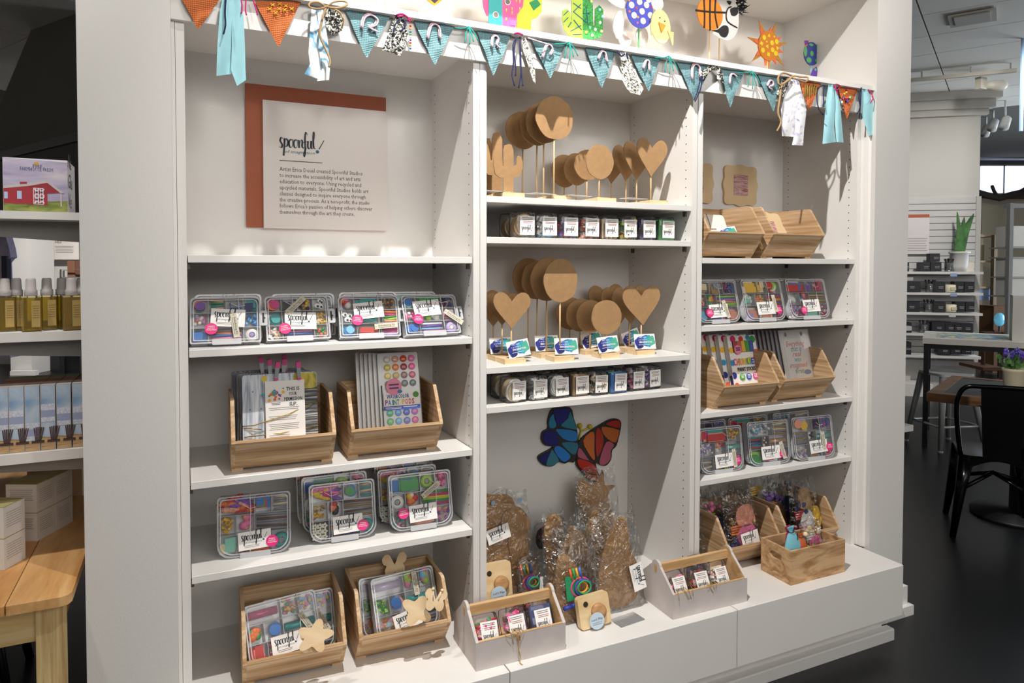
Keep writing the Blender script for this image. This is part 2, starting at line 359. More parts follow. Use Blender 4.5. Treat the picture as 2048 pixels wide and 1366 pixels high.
z=SH['R1']; B5=wbin(Vector((1.736,.058,z)),Vector((2.011,.058,z)),'wooden bin below the wavy wall frame, against the middle divider')
B6=wbin(Vector((2.056,.058,z)),Vector((2.332,.058,z)),'wooden bin holding a scalloped frame, upper right bookcase')
z=SH['R3']; B7=wbin(Vector((1.806,.046,z)),Vector((2.082,.044,z)),'wooden bin holding boxes of paint sticks')
B8=wbin(Vector((2.122,.056,z)),Vector((2.402,.054,z)),'wooden bin holding hand lettered prints, right bookcase')
z=ZB; B9=wbin(Vector((1.845,.06,z)),Vector((2.121,.06,z)),'wooden bin of bagged craft kits behind the right white caddy')
B10=wbin(Vector((2.152,.05,z)),Vector((2.43,.046,z)),'wooden bin of bagged craft kits at the far right, behind the slotted crate')
# ================================================================ divided craft kits
TRAY=clear('#f2f4f6',.06,.25,.75,'#eeeff2'); LID=clear('#ffffff',.025,.09,.03); RIM=clear('#f4f6f8',.07,.2,.5,'#f4f5f7')
rk=random.Random(3)
def fill(kind,cols,x0,x1,z0,z1,t):
    """the contents of one compartment"""
    g=G(); w=x1-x0; h=z1-z0; C=[M(PAL[c],.5) for c in cols]; cx=(x0+x1)/2; cz=(z0+z1)/2
    if kind in 'bp':
        r=.0058 if kind=='b' else min(.0125,w/3.2); n=int(min(40,w*h*1.5/(4*r*r)))+3
        for i in range(n):
            g.mat(C[i%len(C)]).ball((rk.uniform(x0+r,x1-r),rk.uniform(.005+r,max(.006+r,t-r)),rk.uniform(z0+r,z0+max(2*r,h*.95))),r*rk.uniform(.8,1.05),8)
        return g,'beads' if kind=='b' else 'pompoms'
    if kind=='s':
        n=max(4,int(h/.0065))
        for i in range(n):
            zz=z0+h*(i+.5)/n; g.mat(C[i%len(C)]).tube([(x0+.002,.008+.004*(i%2),zz+rk.uniform(-.003,.003)),(x1-.002,.009,zz+rk.uniform(-.003,.003))],h/n*.48,6)
        return g,'craft_sticks'
    if kind=='f':
        for i in range(4+len(C)):
            a,b=rk.uniform(x0,cx-w*.1),rk.uniform(z0,cz-h*.1); ww,hh=w*rk.uniform(.5,.75),h*rk.uniform(.45,.7); k=rk.uniform(-.12,.12)*hh
            g.mat(C[i%len(C)]).prism([(a,b),(min(a+ww,x1),b+k),(min(a+ww,x1),min(b+hh+k,z1)),(a,min(b+hh,z1))],.006+.002*i,.0076+.002*i)
        return g,'felt_pieces'
    if kind=='d':
        for i in range(2+len(C)):
            r=min(w,h)*.36; g.mat(C[i%len(C)]).prism(ell(rk.uniform(x0+r,x1-r),rk.uniform(z0+r,max(z0+r,z1-r)),r,r*.95,16),.005+.003*i,.009+.003*i)
        return g,'paper_discs'
    if kind=='o':
        r=min(w,h)*.47; g.mat(C[0]).lathe([(r*.45,.006),(r,.006),(r,.022),(r*.45,.022)],18,(cx,0,cz),axis='y').mat(C[-1]).lathe([(r*.2,.0055),(r*.5,.0055)],16,(cx,0,cz),cap=True,axis='y')
        return g,'ribbon_roll'
    if kind=='g':
        r=min(t*.42,h*.46); m=M(PAL[cols[0]],.3,.3,var=.7,scale=600); g.mat(m).lathe([(0,0),(r,.002),(r,w-.008),(0,w-.006)],14,(x0+.003,r+.006,cz),axis='x'); return g,'glitter_roll'
    if kind=='e':
        for i in range(5):
            r=min(w,h)*rk.uniform(.16,.24); a,b=rk.uniform(x0+r,x1-r),rk.uniform(z0+r,z1-r)
            g.mat('#f4f3f0').prism(ell(a,b,r,r,14),.0055+.0012*i,.0065+.0012*i).mat('#141416').prism(ell(a+r*.2,b-r*.3,r*.5,r*.5,10),.0048+.0012*i,.0052+.0012*i)
        return g,'googly_eyes'
    if kind=='m':
        for i in range(34):
            a,b=rk.uniform(x0+.005,x1-.005),rk.uniform(z0+.004,z0+h*.9); s=rk.uniform(.003,.006); T=Matrix.Translation((a,rk.uniform(.008,.02),b))@Matrix.Rotation(rk.uniform(0,3),4,(rk.random(),rk.random(),rk.random()))
            g.at(T).mat(C[i%len(C)]).box(-s,s,-s*.5,s*.5,-s*.6,s*.6)
        g.at(Matrix()); return g,'small_shells'
    if kind=='x': # flower printed fabric
        g.mat('#1b1c20').box(x0,x1,.007,.009,z0,z1)
        for i in range(9):
            a,b=x0+w*(.2+.3*(i%3)),z0+h*(.18+.3*(i//3)); g.mat('#e8e4cf').prism([(a+.008*(1+.25*math.cos(5*q))*math.cos(q),b+.008*(1+.25*math.cos(5*q))*math.sin(q)) for q in [6.283*j/20 for j in range(20)]],.0055,.0069).mat('#1b1c20').disc(a,b,.002,.005,8)
        return g,'flower_fabric'
    for i in range(9): # feathers and wool
        a,b=rk.uniform(x0+w*.25,x1-w*.25),rk.uniform(z0+h*.2,z1-h*.2); T=Matrix.Translation((a,.014,b))@Matrix.Rotation(rk.uniform(-.6,.6),4,'Y')
        g.at(T).mat(M(PAL[cols[i%len(cols)]],.9,var=.4,scale=120)).ball((0,0,0),1,8,(w*.42,.008,h*.2))
    g.at(Matrix()); return g,'feathers'
KITS={}
def kit(key,p,w,h,yaw_,tilt,spec,label_,kind,extras,group,t=.033,tab=False,cat='craft kit'):
    o=thing('craft_kit',label_,cat,(p[0],p[1],p[2]+t*math.sin(tilt)+.0005),0,group,(-tilt,0,yaw_))
    out=rrect(0,w,0,h,0,4,(.004,.004,.012,.012)) if kind=='A' else rrect(0,w,0,h,0,6,(.036,.036,.011,.011))
    n=len(out); c=(w/2,h/2); inn=[(c[0]+(x-c[0])*(1-.005/w),c[1]+(z-c[1])*(1-.005/h)) for x,z in out]
    g=G(); mk=lambda P,y:[(x,y,z) for x,z in P]
    vs=mk(out,.001)+mk(inn,.001)+mk(out,t)+mk(inn,t-.0015); F=[]
    for i in range(n):
        j=(i+1)%n; F+=[(i,j,n+j,n+i),(i,2*n+i,2*n+j,j),(n+i,n+j,3*n+j,3*n+i)]
    g.add(vs,F+[tuple(range(2*n,3*n)),tuple(range(4*n-1,3*n-1,-1))]); g.build('tray',TRAY,o)
    g=G()
    for X0,X1_,Z0,Z1,kd,cs in spec:
        a,b,c_,d_=X0*w+.0035,X1_*w-.0035,Z0*h+.0035,Z1*h-.0035
        q,nm=fill(kd,cs,a,b,c_,d_,t-.006); q.build(nm,None,o)
        if X0>.01: g.box(X0*w-.0008,X0*w+.0008,.0015,t-.002,Z0*h,Z1*h)
        if Z0>.01: g.box(X0*w,X1_*w,.0015,t-.002,Z0*h-.0008,Z0*h+.0008)
    g.build('divider',RIM,o)
    li=G(); li.mat(LID).flat(out,-.0008)
    li.mat(RIM); a=[(c[0]+(x-c[0])*(1-.012/w),c[1]+(z-c[1])*(1-.012/h)) for x,z in out]; b=[(c[0]+(x-c[0])*(1-.018/w),c[1]+(z-c[1])*(1-.018/h)) for x,z in out]
    li.add(mk(a,-.0016)+mk(b,-.0016),[(i,(i+1)%n,n+(i+1)%n,n+i) for i in range(n)])
    e=[(c[0]+(x-c[0])*(1+.003/w),c[1]+(z-c[1])*(1+.003/h)) for x,z in out]
    li.add(mk(out,-.001)+mk(e,-.001)+mk(e,.005),[(i,(i+1)%n,n+(i+1)%n,n+i) for i in range(n)]+[(n+i,n+(i+1)%n,2*n+(i+1)%n,2*n+i) for i in range(n)])
    lo=li.build('lid',None,o)
    G().prism(rrect(w*.3,w*.72,-.006,.01,.003),-.004,.002).build('latch',RIM,lo)
    if tab:
        G().prism(rrect(w,w+.02,h*.36,h*.7,.004),.004,.006).build('hang_tab',RIM,o)
        G().prism([(w+.006,h*.42),(w+.011,h*.42),(w+.011,h*.5),(w+.015,h*.53),(w+.011,h*.56),(w+.011,h*.64),(w+.006,h*.64)],.0035,.0038).build('hook_hole',DK,o)
    sx=extras.get('string')
    if sx: G().tube([(sx*w,.0,-.002),(sx*w-.001,-.004,h*.3),(sx*w+.002,-.004,h*.7),(sx*w,-.002,h+.003),(sx*w,t,h+.003)],.0009,5).tube([(sx*w,-.005,h*.78),(sx*w-.02,-.007,h*.86)],.0008,5).tube([(sx*w,-.005,h*.78),(sx*w+.018,-.007,h*.8)],.0008,5).build('string',M('#e9e6e2',.6),o)
    for a in extras.get('card',[]): card(o,a[0]*w,a[1]*h,-.0035,R(a[2]))
    for a in extras.get('stick',[]): sticker(o,a[0]*w,a[1]*h,-.0045,R(a[2]))
    for a in extras.get('tag',[]): kittag(o,a[0]*w,a[1]*h,a[2],-.006,a[3] if len(a)>3 else TAG_E)
    KITS[key]=o; return o
ga='flat embellishing kits on the second left shelf'; z=SH['L2']; yA=-.01
def grid4(rows): # rows of cells given bottom to top: [(frac width, kind, colours)...]
    out=[]; zz=0
    for hh,cells in rows:
        x=0
        for f,k,c in cells: out.append((x,x+f,zz,zz+hh,k,c)); x+=f
        zz+=hh
    return out
kit('K1',(.006,.058,z),.18,.13,-.05,R(20),grid4([(.33,[(.25,'f','bn'),(.5,'s','dkbo'),(.25,'o','wv')]),(.33,[(.25,'b','kwvj'),(.5,'f','kw'),(.25,'b','bs')]),(.34,[(.25,'d','pog'),(.25,'s','gjt'),(.25,'f','ab'),(.25,'f','nt')])]),
  'clear divided craft kit at the left end, beige tag hanging across its card','A',dict(string=.68,card=[(.52,.34,4)],stick=[(.29,.3,0)],tag=[(.63,.36,82)]),ga,tab=True)
kit('K2',(.204,.056,z),.178,.13,.04,R(20),grid4([(.33,[(.25,'m','cwj'),(.5,'s','knb'),(.25,'b','gorn')]),(.33,[(.25,'d','tt'),(.5,'f','mr'),(.25,'m','yc')]),(.34,[(.25,'d','mo'),(.25,'f','za'),(.25,'b','hyz'),(.25,'e','w')])]),
  'clear divided craft kit with beige shells and yellow pasta, its tag slanting up','A',dict(string=.42,card=[(.53,.22,2)],stick=[(.28,.25,-10)],tag=[(.47,.78,-42)]),ga,tab=True)
kit('K3',(.408,.05,z),.18,.128,-.06,R(21),grid4([(.33,[(.28,'d','sbt'),(.4,'f','rrg'),(.32,'s','vkm')]),(.33,[(.25,'e','w'),(.47,'f','tg'),(.28,'s','jlgmo')]),(.34,[(.25,'p','rokvw'),(.47,'f','ta'),(.28,'b','hd')])]),
  'clear divided craft kit with googly eyes and orange pompoms','A',dict(string=.65,card=[(.5,.44,-5)],stick=[(.29,.4,8)],tag=[(.76,.24,-4)]),ga,tab=True)
kit('K4',(.604,.03,z),.182,.128,.08,R(23),grid4([(.34,[(.27,'d','bb'),(.45,'s','bmspw'),(.28,'o','vw')]),(.33,[(.25,'b','kwm'),(.47,'p','glw'),(.28,'f','ak')]),(.33,[(.25,'d','bqy'),(.47,'f','gg'),(.28,'b','znm')])]),
  'clear divided craft kit at the right end of its shelf, tag swinging off its edge','A',dict(string=.71,card=[(.44,.46,-4)],stick=[(.24,.38,4)],tag=[(.9,.4,38)]),ga,tab=True)
for i,(k,x,y,dz) in enumerate((('K2',.02,.14,0),('K4',.23,.15,0),('K1',.43,.15,.0),('K3',.57,.17,0))):
    c=copytree(KITS[k],(x,y,z+.0125+dz)); c.rotation_euler=(-R(12),0,0)
    c['label']=('clear craft kit behind the kit at the left end of the shelf','clear craft kit behind the one with shells and pasta','clear craft kit behind the one with googly eyes','clear craft kit behind the one at the right end of the shelf')[i]
for i in range(2):
    q=thing('craft_kit',('lower','upper')[i]+' of two craft kits lying flat behind the divided kits, right end','craft kit',(.55,.385-.0,z+.142+i*.0),0,ga) if 0 else None
gb='rounded craft kits in the left bookcase'; z=SH['L4']
bA=[(0,.5,.68,1,'w','proj'),(.5,.74,.68,1,'f','bgr'),(.74,1,.68,1,'s','aac'),(0,.25,.36,.68,'m','yh'),(.25,.5,.36,.68,'p','kj'),(.5,1,.36,.68,'s','ada'),(0,.26,0,.36,'f','qcq'),(.26,.74,0,.36,'s','ronyb'),(.74,1,0,.36,'o','ta')]
kit('K5',(.069,.085,z),.196,.168,-.1,R(8),bA,'clear rounded craft kit standing alone at the left of the fourth shelf','B',dict(string=.44,card=[(.51,.1,-3)],stick=[(.74,.2,0)]),gb)
bB=[(0,.52,.68,1,'w','kpmy'),(.52,.76,.68,1,'d','gbk'),(.76,1,.68,1,'s','tac'),(0,.27,.36,.68,'m','yh'),(.27,.5,.36,.68,'p','orzk'),(.5,1,.36,.68,'s','hada'),(0,.28,0,.36,'x','w'),(.28,.75,0,.36,'s','onbh'),(.75,1,0,.36,'o','ta')]
kit('K6',(.324,.08,z),.194,.166,-.05,R(14),bB,'clear rounded craft kit with black flower fabric and pink feathers','B',dict(string=.32,card=[(.57,.1,-2)],stick=[(.79,.2,4)]),gb)
bC=[(0,.5,.66,1,'f','ggbb'),(.5,.74,.66,1,'o','lw'),(.74,1,.66,1,'b','km'),(0,.25,.36,.66,'o','ww'),(.25,.5,.36,.66,'p','yrow'),(.5,1,.36,.66,'s','mgly'),(0,.25,0,.36,'b','tgk'),(.25,.72,0,.36,'f','jh'),(.72,1,0,.36,'m','jkp')]
kit('K7',(.564,.066,z),.2,.168,-.04,R(14),bC,'clear rounded craft kit with red and yellow pompoms, nearest the divider','B',dict(string=.74,card=[(.52,.12,-2)],stick=[(.2,.3,-6)],tag=[(.66,.67,-34)]),gb)
for i,(k,x,y,dz,l) in enumerate((('K7',.315,.16,.0,'dim craft kit behind the one with pink feathers'),('K5',.31,.235,.012,'dim craft kit second behind the one with pink feathers'),('K6',.55,.145,.0,'dim craft kit behind the one with red and yellow pompoms'),('K5',.56,.225,.014,'dim craft kit second behind the one with red and yellow pompoms'))):
    c=copytree(KITS[k],(x,y,z+.0085+0*dz)); c.rotation_euler=(-R(14),0,-.02); c['label']=l
gc='rounded craft kits on the second shelf of the right bookcase'; z=SH['R2']
bD=[(0,.36,.66,1,'f','cah'),(.36,.68,.66,1,'f','ah'),(.68,1,.66,1,'b','brn'),(0,.26,.36,.66,'m','cj'),(.26,.5,.36,.66,'p','gyo'),(.5,1,.36,.66,'s','lljkb'),(0,.3,0,.36,'d','sj'),(.3,.7,0,.36,'f','kb'),(.7,1,0,.36,'f','jjv')]
kit('K8',(1.745,.05,z),.2,.165,-.04,R(14),bD,'clear rounded craft kit with lime sticks, against the middle divider','B',dict(string=.55,card=[(.5,.11,-2)],stick=[(.27,.22,0)],tag=[(.66,.3,75)]),gc)
bE=[(0,.4,.66,1,'f','ycw'),(.4,.62,.66,1,'f','cy'),(.62,1,.66,1,'d','rlw'),(0,.3,.36,.66,'p','qw'),(.3,.6,.36,.66,'b','yjo'),(.6,1,.36,.66,'s','rpyo'),(0,.34,0,.36,'f','vjc'),(.34,.74,0,.36,'f','jw'),(.74,1,0,.36,'b','trkw')]
kit('K9',(1.98,.046,z),.2,.165,-.04,R(15),bE,'clear rounded craft kit with white and yellow paper triangles','B',dict(string=.62,card=[(.52,.14,-2)],stick=[(.82,.24,0)],tag=[(.74,.4,84)]),gc)
bF=[(0,.5,.66,1,'f','rbrc'),(.5,.7,.66,1,'f','pa'),(.7,1,.66,1,'b','rm'),(0,.3,.36,.66,'p','wwa'),(.3,.55,.36,.66,'p','borkw'),(.55,1,.36,.66,'s','hjg'),(0,.36,0,.36,'b','vwk'),(.36,.76,0,.36,'f','qw'),(.76,1,0,.36,'m','mrw')]
kit('K10',(2.23,.058,z),.212,.165,-.04,R(15),bF,'clear rounded craft kit nearest the right end of the shelf, white pompoms inside','B',dict(string=.72,card=[(.55,.16,-2)],stick=[(.33,.2,0)]),gc)
gd='rounded craft kits on the fourth shelf of the right bookcase'
for i,(k,x,y,l) in enumerate((('K10',1.76,.15,'dim craft kit behind the one with lime sticks'),('K8',1.985,.15,'dim craft kit behind the one with paper triangles'),('K9',2.215,.16,'dim craft kit behind the one with white pompoms'))):
    c=copytree(KITS[k],(x,y,z+.009)); c.rotation_euler=(-R(14),0,-.03); c['label']=l
z=SH['R4']
bG=[(0,.66,.66,1,'f','rjtm'),(.66,1,.66,1,'b','yh'),(0,.36,.36,.66,'b','vw'),(.36,.62,.36,.66,'p','srjw'),(.62,1,.36,.66,'g','q'),(0,.3,0,.36,'s','aac'),(.3,.72,0,.36,'b','lyw'),(.72,1,0,.36,'b','qk')]
kit('K11',(1.768,.053,z),.2,.17,-.06,R(8),bG,'clear rounded craft kit with turquoise glitter, against the middle divider','B',dict(string=.64,card=[(.55,.1,-2)],stick=[(.84,.22,0)],tag=[(.77,.28,86)]),gd)
bH=[(0,.62,.66,1,'b','wsa'),(.62,1,.66,1,'s','hac'),(0,.35,.36,.66,'s','rtbn'),(.35,.52,.36,.66,'b','hwd'),(.52,1,.36,.66,'g','j'),(0,.34,0,.36,'f','glgt'),(.34,.72,0,.36,'f','kw'),(.72,1,0,.36,'b','tkr')]
kit('K12',(2.016,.058,z),.196,.17,-.12,R(9),bH,'clear rounded craft kit with peach glitter roll, middle of the fourth shelf','B',dict(string=.63,card=[(.52,.12,-2)],stick=[(.8,.22,0)],tag=[(.8,.3,76)]),gd)
bI=[(0,.5,.66,1,'d','jyv'),(.5,.74,.66,1,'f','zp'),(.74,1,.66,1,'b','bmp'),(0,.38,.36,.66,'s','aah'),(.38,.58,.36,.66,'b','zaw'),(.58,1,.36,.66,'g','q'),(0,.4,0,.36,'m','wvc'),(.4,.75,0,.36,'f','hb'),(.75,1,0,.36,'b','jk')]
kit('K13',(2.236,.034,z),.205,.172,-.1,R(10),bI,'clear rounded craft kit with green glitter tube, nearest the right end','B',dict(string=.66,card=[(.6,.14,-3)],stick=[(.86,.26,0)],tag=[(.72,.42,88)]),gd)
for i,(k,x,y,l) in enumerate((('K13',1.775,.15,'dim craft kit behind the one with turquoise glitter'),('K11',2.005,.15,'dim craft kit behind the one with the peach glitter roll'),('K12',2.24,.14,'dim craft kit behind the one with the green glitter tube'))):
    c=copytree(KITS[k],(x,y,z+.006)); c.rotation_euler=(-R(9),0,-.05); c['label']=l
# kits with wooden cutouts in the two bottom left bins
ge='craft kits with wooden cutouts in the bottom left bins'; PLY=wood('#ecd2ab','#dcb98a',(3,8,8),.6,1)
bJ=[(0,.5,.68,1,'g','m'),(.5,.74,.68,1,'b','yrgk'),(.74,1,.68,1,'b','vsky'),(0,.24,.38,.68,'p','ogo'),(.24,.5,.38,.68,'d','bb'),(.5,1,.36,.68,'g','t'),(0,.26,0,.38,'f','rjr'),(.26,.7,0,.36,'s','jadk'),(.7,1,0,.36,'s','za')]
kit('K14',(.148,.005,ZB+.03),.205,.17,.16,R(28),bJ,'clear craft kit with purple glitter in the bottom left bin','B',dict(string=.73,card=[(.52,.12,0)],tag=[(.82,.5,62,TAG_D)]),ge)
c=copytree(KITS['K14'],(.19,.055,ZB+.03)); c['label']='craft kit behind the one with purple glitter in the bottom left bin'; c.rotation_euler=(-R(24),0,.02)
bK=[(0,.5,.68,1,'g','v'),(.5,.76,.68,1,'p','lyk'),(.76,1,.68,1,'p','ksl'),(0,.24,.38,.68,'m','gl'),(.24,.5,.38,.68,'d','bbj'),(.5,1,.38,.68,'g','t'),(0,.34,0,.38,'m','ykso'),(.34,.72,0,.38,'f','kw'),(.72,1,0,.38,'s','zav')]
kit('K15',(.505,-.005,ZB+.035),.205,.18,.12,R(22),bK,'clear craft kit with lilac glitter in the bin beside the divider','B',dict(string=.7,card=[(.5,.1,-8)],tag=[(.68,.78,88,TAG_D)]),ge)
c=copytree(KITS['K15'],(.47,.055,ZB+.03)); c['label']='craft kit behind the one with lilac glitter, in the bin beside the divider'; c.rotation_euler=(-R(20),0,-.05)
def bfly(s):
    half=[(0,.3),(.12,.55),(.32,.95),(.62,1.0),(.82,.72),(.72,.42),(.55,.3),(.66,.05),(.6,-.28),(.36,-.42),(.14,-.3),(0,-.12)]
    P=smooth(half,4)
    return [(x*s,z*s) for x,z in P]+[(-x*s,z*s) for x,z in reversed(P)]
def flower(s,n=5): return [((1+.28*math.cos(n*a))*s*math.cos(a),(1+.28*math.cos(n*a))*s*.86*math.sin(a)) for a in [6.28318*i/50 for i in range(50)]]
o=G().at(Matrix.Translation((.305,-.1,.475))@Matrix.Rotation(R(-18),4,'X')).prism(flower(.04),-.0015,.0015).build('wooden_flower',PLY); tag(o,'pale plywood flower cutout hanging at the lip of the bottom left bin','cutout','plywood cutouts on the kits')
o=G().at(Matrix.Translation((.296,-.085,.443))@Matrix.Rotation(R(-18),4,'X')@Matrix.Rotation(.2,4,'Y')).prism(bfly(.04),-.0015,.0015).build('wooden_butterfly',PLY); tag(o,'pale plywood butterfly cutout tucked under the flower cutout','cutout','plywood cutouts on the kits')
o=G().at(Matrix.Translation((.645,-.11,.497))@Matrix.Rotation(R(-14),4,'X')@Matrix.Rotation(.25,4,'Y')).prism(bfly(.042),-.0015,.0015).tube([(-.008,-.002,.012),(-.012,-.002,.04)],.002).ball((-.013,-.002,.042),.005).tube([(.008,-.002,.012),(.014,-.002,.038)],.002).ball((.015,-.002,.04),.005).build('wooden_butterfly',PLY); tag(o,'pale plywood butterfly cutout with feelers hanging over the bin lip','cutout','plywood cutouts on the kits')
o=G().at(Matrix.Translation((.6,-.078,.474))@Matrix.Rotation(R(-14),4,'X')@Matrix.Rotation(.7,4,'Y')).prism(flower(.04,4),-.0015,.0015).build('wooden_flower',PLY); tag(o,'pale plywood flower cutout half under the feelered butterfly','cutout','plywood cutouts on the kits')
o=G().at(Matrix.Translation((.6,.16,ZB+.19))@Matrix.Rotation(R(-10),4,'X')).prism(bfly(.05),-.0015,.0015).build('wooden_butterfly',PLY); tag(o,'shaded plywood butterfly standing against the bin back','cutout','plywood cutouts on the kits')
# ================================================================ cardboard shapes on sticks, middle bookcase
CB=M('#a8835a',.85,var=.08,scale=60,bump=.25); STK=M('#d9b98e',.7); BLK=wood('#ead0a8','#d4b283',(4,20,30),.6,1.5)
HEART=[(0,-1),(.38,-.52),(.78,-.02),(.99,.42),(.9,.82),(.6,1),(.3,.86),(.08,.6),(0,.47)]
def heart(w,h):
    P=smooth(HEART,3); P=[(x*w/2,z*h/2) for x,z in P]; return P+[(-x,z) for x,z in reversed(P[1:-1])]
def blob(w,h,seed):
    r=random.Random(seed); k=[r.uniform(-.012,.012) for _ in range(7)]
    return [(w/2*math.cos(a)*(1+sum(k[j]*math.cos((j+2)*a+j) for j in range(7))),h/2*math.sin(a)*(1+sum(k[j]*math.sin((j+2)*a) for j in range(7)))) for a in [6.28318*i/36 for i in range(36)]]
def stickshape(kind,X,y,zs,w,zb,zt,label_,group,yaw_=0,bw=.078,bd=.07,bx=0,tilt=0):
    o=thing('cardboard_'+kind+'_on_stick',label_,'cardboard shape',(X,y,zs),yaw_,group)
    G().prism(rrect(bx-bw/2,bx+bw/2,-bd/2,bd/2,.003,2),0,.017,'z').build('base_block',BLK,o)
    h=zt-zb; c=(zb+zt)/2-zs; P=heart(w,h) if kind=='heart' else blob(w,h,int(X*1000)+int(y*100))
    G().at(Matrix.Translation((0,-.004,c))@Matrix.Rotation(tilt,4,'Y')).prism(P,-.0022,.0022).build('shape',CB,o)
    G().tube([(0,0,.012),(.001,.0005,zb-zs+h*.25)],.003,8).build('stick',STK,o)
    return o
def row(kind,u,vt,vb,wpx,y0,ys,zs,labels,group,du=0,yaw_=0,jit=.004,tilt=0,bx=0):
    a=py(u-wpx/2,(vt+vb)/2,y0).x; b=py(u+wpx/2,(vt+vb)/2,y0).x; X=(a+b)/2; zt=py(u,vt,y0).z; zb=py(u,vb,y0).z
    for i,dy in enumerate(ys):
        stickshape(kind,X+du*i+rnd.uniform(-jit,jit)*(i>0),y0+dy,zs,(b-a)*(1 if i==0 else rnd.uniform(.95,1.03)),zb+rnd.uniform(-.006,.006)*(i>0),zt+rnd.uniform(-.006,.006)*(i>0),labels[i],group,yaw_,tilt=tilt,bx=bx)
ordn=('front','second','third','fourth','fifth')
z=SH['M1']
row('disc',1107.5,193.5,279.5,75,.08,(0,.07,.13,.24),z,['%s tall cardboard disc on a stick, top shelf of the middle bookcase'%n for n in ordn],'tall discs on the top shelf',bx=.012)
row('oval',1198,290,358.5,55,.075,(0,.085,.165,.25),z,['%s cardboard oval on a short stick, top shelf of the middle bookcase'%n for n in ordn],'ovals on the top shelf',bx=.012)
row('heart',1301.5,278.5,354,61,.075,(0,.085,.16,.26),z,['%s cardboard heart on a stick, top shelf of the middle bookcase'%n for n in ordn],'hearts on the top shelf',bx=.012,tilt=.05)
z=SH['M3']; yb=lambda u,v: pz(u,v,z).y+.04
row('heart',1022,584.5,657,74.5,yb(1005,730.4),(0,.08,.15,.25),z,['%s cardboard heart in the left row, lower stick shelf'%n for n in ordn],'left hearts on the lower stick shelf',tilt=.03)
row('disc',1119.5,517.5,604.5,67.5,yb(1117.5,724.5),(0,.1,.18,.25),z,['%s tall cardboard disc in the row on the lower stick shelf'%n for n in ordn],'tall discs on the lower stick shelf')
row('oval',1211.5,600,668.5,60,yb(1200.4,718.4),(0,.105,.18,.26),z,['%s cardboard oval in the row on the lower stick shelf'%n for n in ordn],'ovals on the lower stick shelf',jit=.002)
row('heart',1282,573,650.5,74.5,yb(1276,711.5),(0,.08,.15,.24),z,['%s cardboard heart in the right row, lower stick shelf'%n for n in ordn],'right hearts on the lower stick shelf',tilt=-.06)
# cactus cutouts
CACT=[(-.33,-1),(.36,-1),(.36,-.32),(.55,-.3),(.8,-.22),(.98,.05),(1,.3),(.9,.52),(.7,.58),(.58,.45),(.56,.2),(.36,.12),(.36,.78),(.2,1),(0,1),(-.24,.95),(-.33,.75),(-.33,.12),(-.42,.12),(-.5,.4),(-.62,.6),(-.82,.6),(-.97,.42),(-.98,.1),(-.88,-.22),(-.6,-.34),(-.33,-.35)]
for i,(u,vt,vb,wp,y,l) in enumerate(((1014.5,289,382.6,58.5,.05,'front cardboard cactus cutout at the left end of the top shelf'),(992,265,381,58,.13,'second cardboard cactus cutout, half behind the divider edge'),(972,277,381,58,.22,'rearmost cardboard cactus cutout at the left end of the top shelf'))):
    zs=SH['M1']; a=py(u-wp/2,vt,y).x; b=py(u+wp/2,vt,y).x; zt=py(u,vt,y).z; X=max((a+b)/2,X1b+(b-a)/2+.001); h=zt-zs-.012
    o=thing('cardboard_cactus',l,'cardboard shape',(X,y,zs),0,'cactus cutouts')
    G().prism(rrect(-.03,.05,-.03,.03,.003,2),0,.016,'z').build('base_block',BLK,o)
    G().at(Matrix.Translation((0,-.005,.012+h/2))).prism([(x*(b-a)/2,zz*h/2) for x,zz in CACT],-.0022,.0022).build('shape',CB,o)
# small promo cards
g=G().mat(PAPER).box(-.046,.046,0,.0007,0,.056); GC=g.mesh('promo_card')
def cloud(cx,cz,rx,rz,k,ph): return [(cx+rx*(1+.12*math.cos(k*a+ph))*math.cos(a),cz+rz*(1+.12*math.cos(k*a+ph))*math.sin(a)) for a in [6.28318*i/32 for i in range(32)]]
g=G()
for m,c in (('#2a5fb8',(0,.031,.034,.02,5,0)),('#28308a',(-.028,.024,.017,.02,4,1)),('#2f9fb5',(.014,.03,.02,.021,5,.5)),('#4fae94',(.03,.031,.014,.018,4,2)),('#1d2a6a',(-.022,.012,.012,.009,3,0))): g.mat(M(m,.6)).flat([(min(.045,max(-.045,x)),min(.055,max(.001,zz))) for x,zz in cloud(*c)],-.0003-.0001*len(g.ms))
g.mat(PAPER).text('ART with',.0085,-.026,.041,-.0012).text('a spoonful of',.0075,-.03,.033,-.0012,wid=.04).text('IMAGINATION',.0095,-.026,.023,-.0012,wid=.056,bold=.0002); lines(g,-.03,.02,.016,1,.003,-.0012,PAPER)
GT=g.mesh('lettering')
def pcard(p,yaw_,roll,tilt,label_,group='blue green promo cards'):
    o=link('promo_card',GC,None,p,(tilt,roll,yaw_)); link('lettering',GT,o); return tag(o,label_,'card',group)
z=SH['M3']+.0175; crp=lambda a,b:(960+a/4.763,490+b/4.763)
for i,(a,b,y0,yw,rl,l) in enumerate(((215,1042,None,.1,.0,'promo card behind, left heart row'),(385,1072,0,.22,-.1,'promo card on the front left heart block'),(645,1018,None,-.03,0,'promo card behind the front disc card'),(830,1050,0,0,.03,'promo card on the front disc block'),(1085,982,None,.12,-.16,'tilted promo card behind the front oval card'),(1235,1028,0,.1,-.05,'promo card on the front oval block'),(1465,955,None,.2,-.24,'tilted promo card behind the right heart card'),(1580,1000,0,0,.02,'promo card on the front right heart block'))):
    p=pz(*crp(a,b),z); pcard((p.x,p.y,z+.003),yw,rl,-R(14),l)
z=SH['M1']+.017
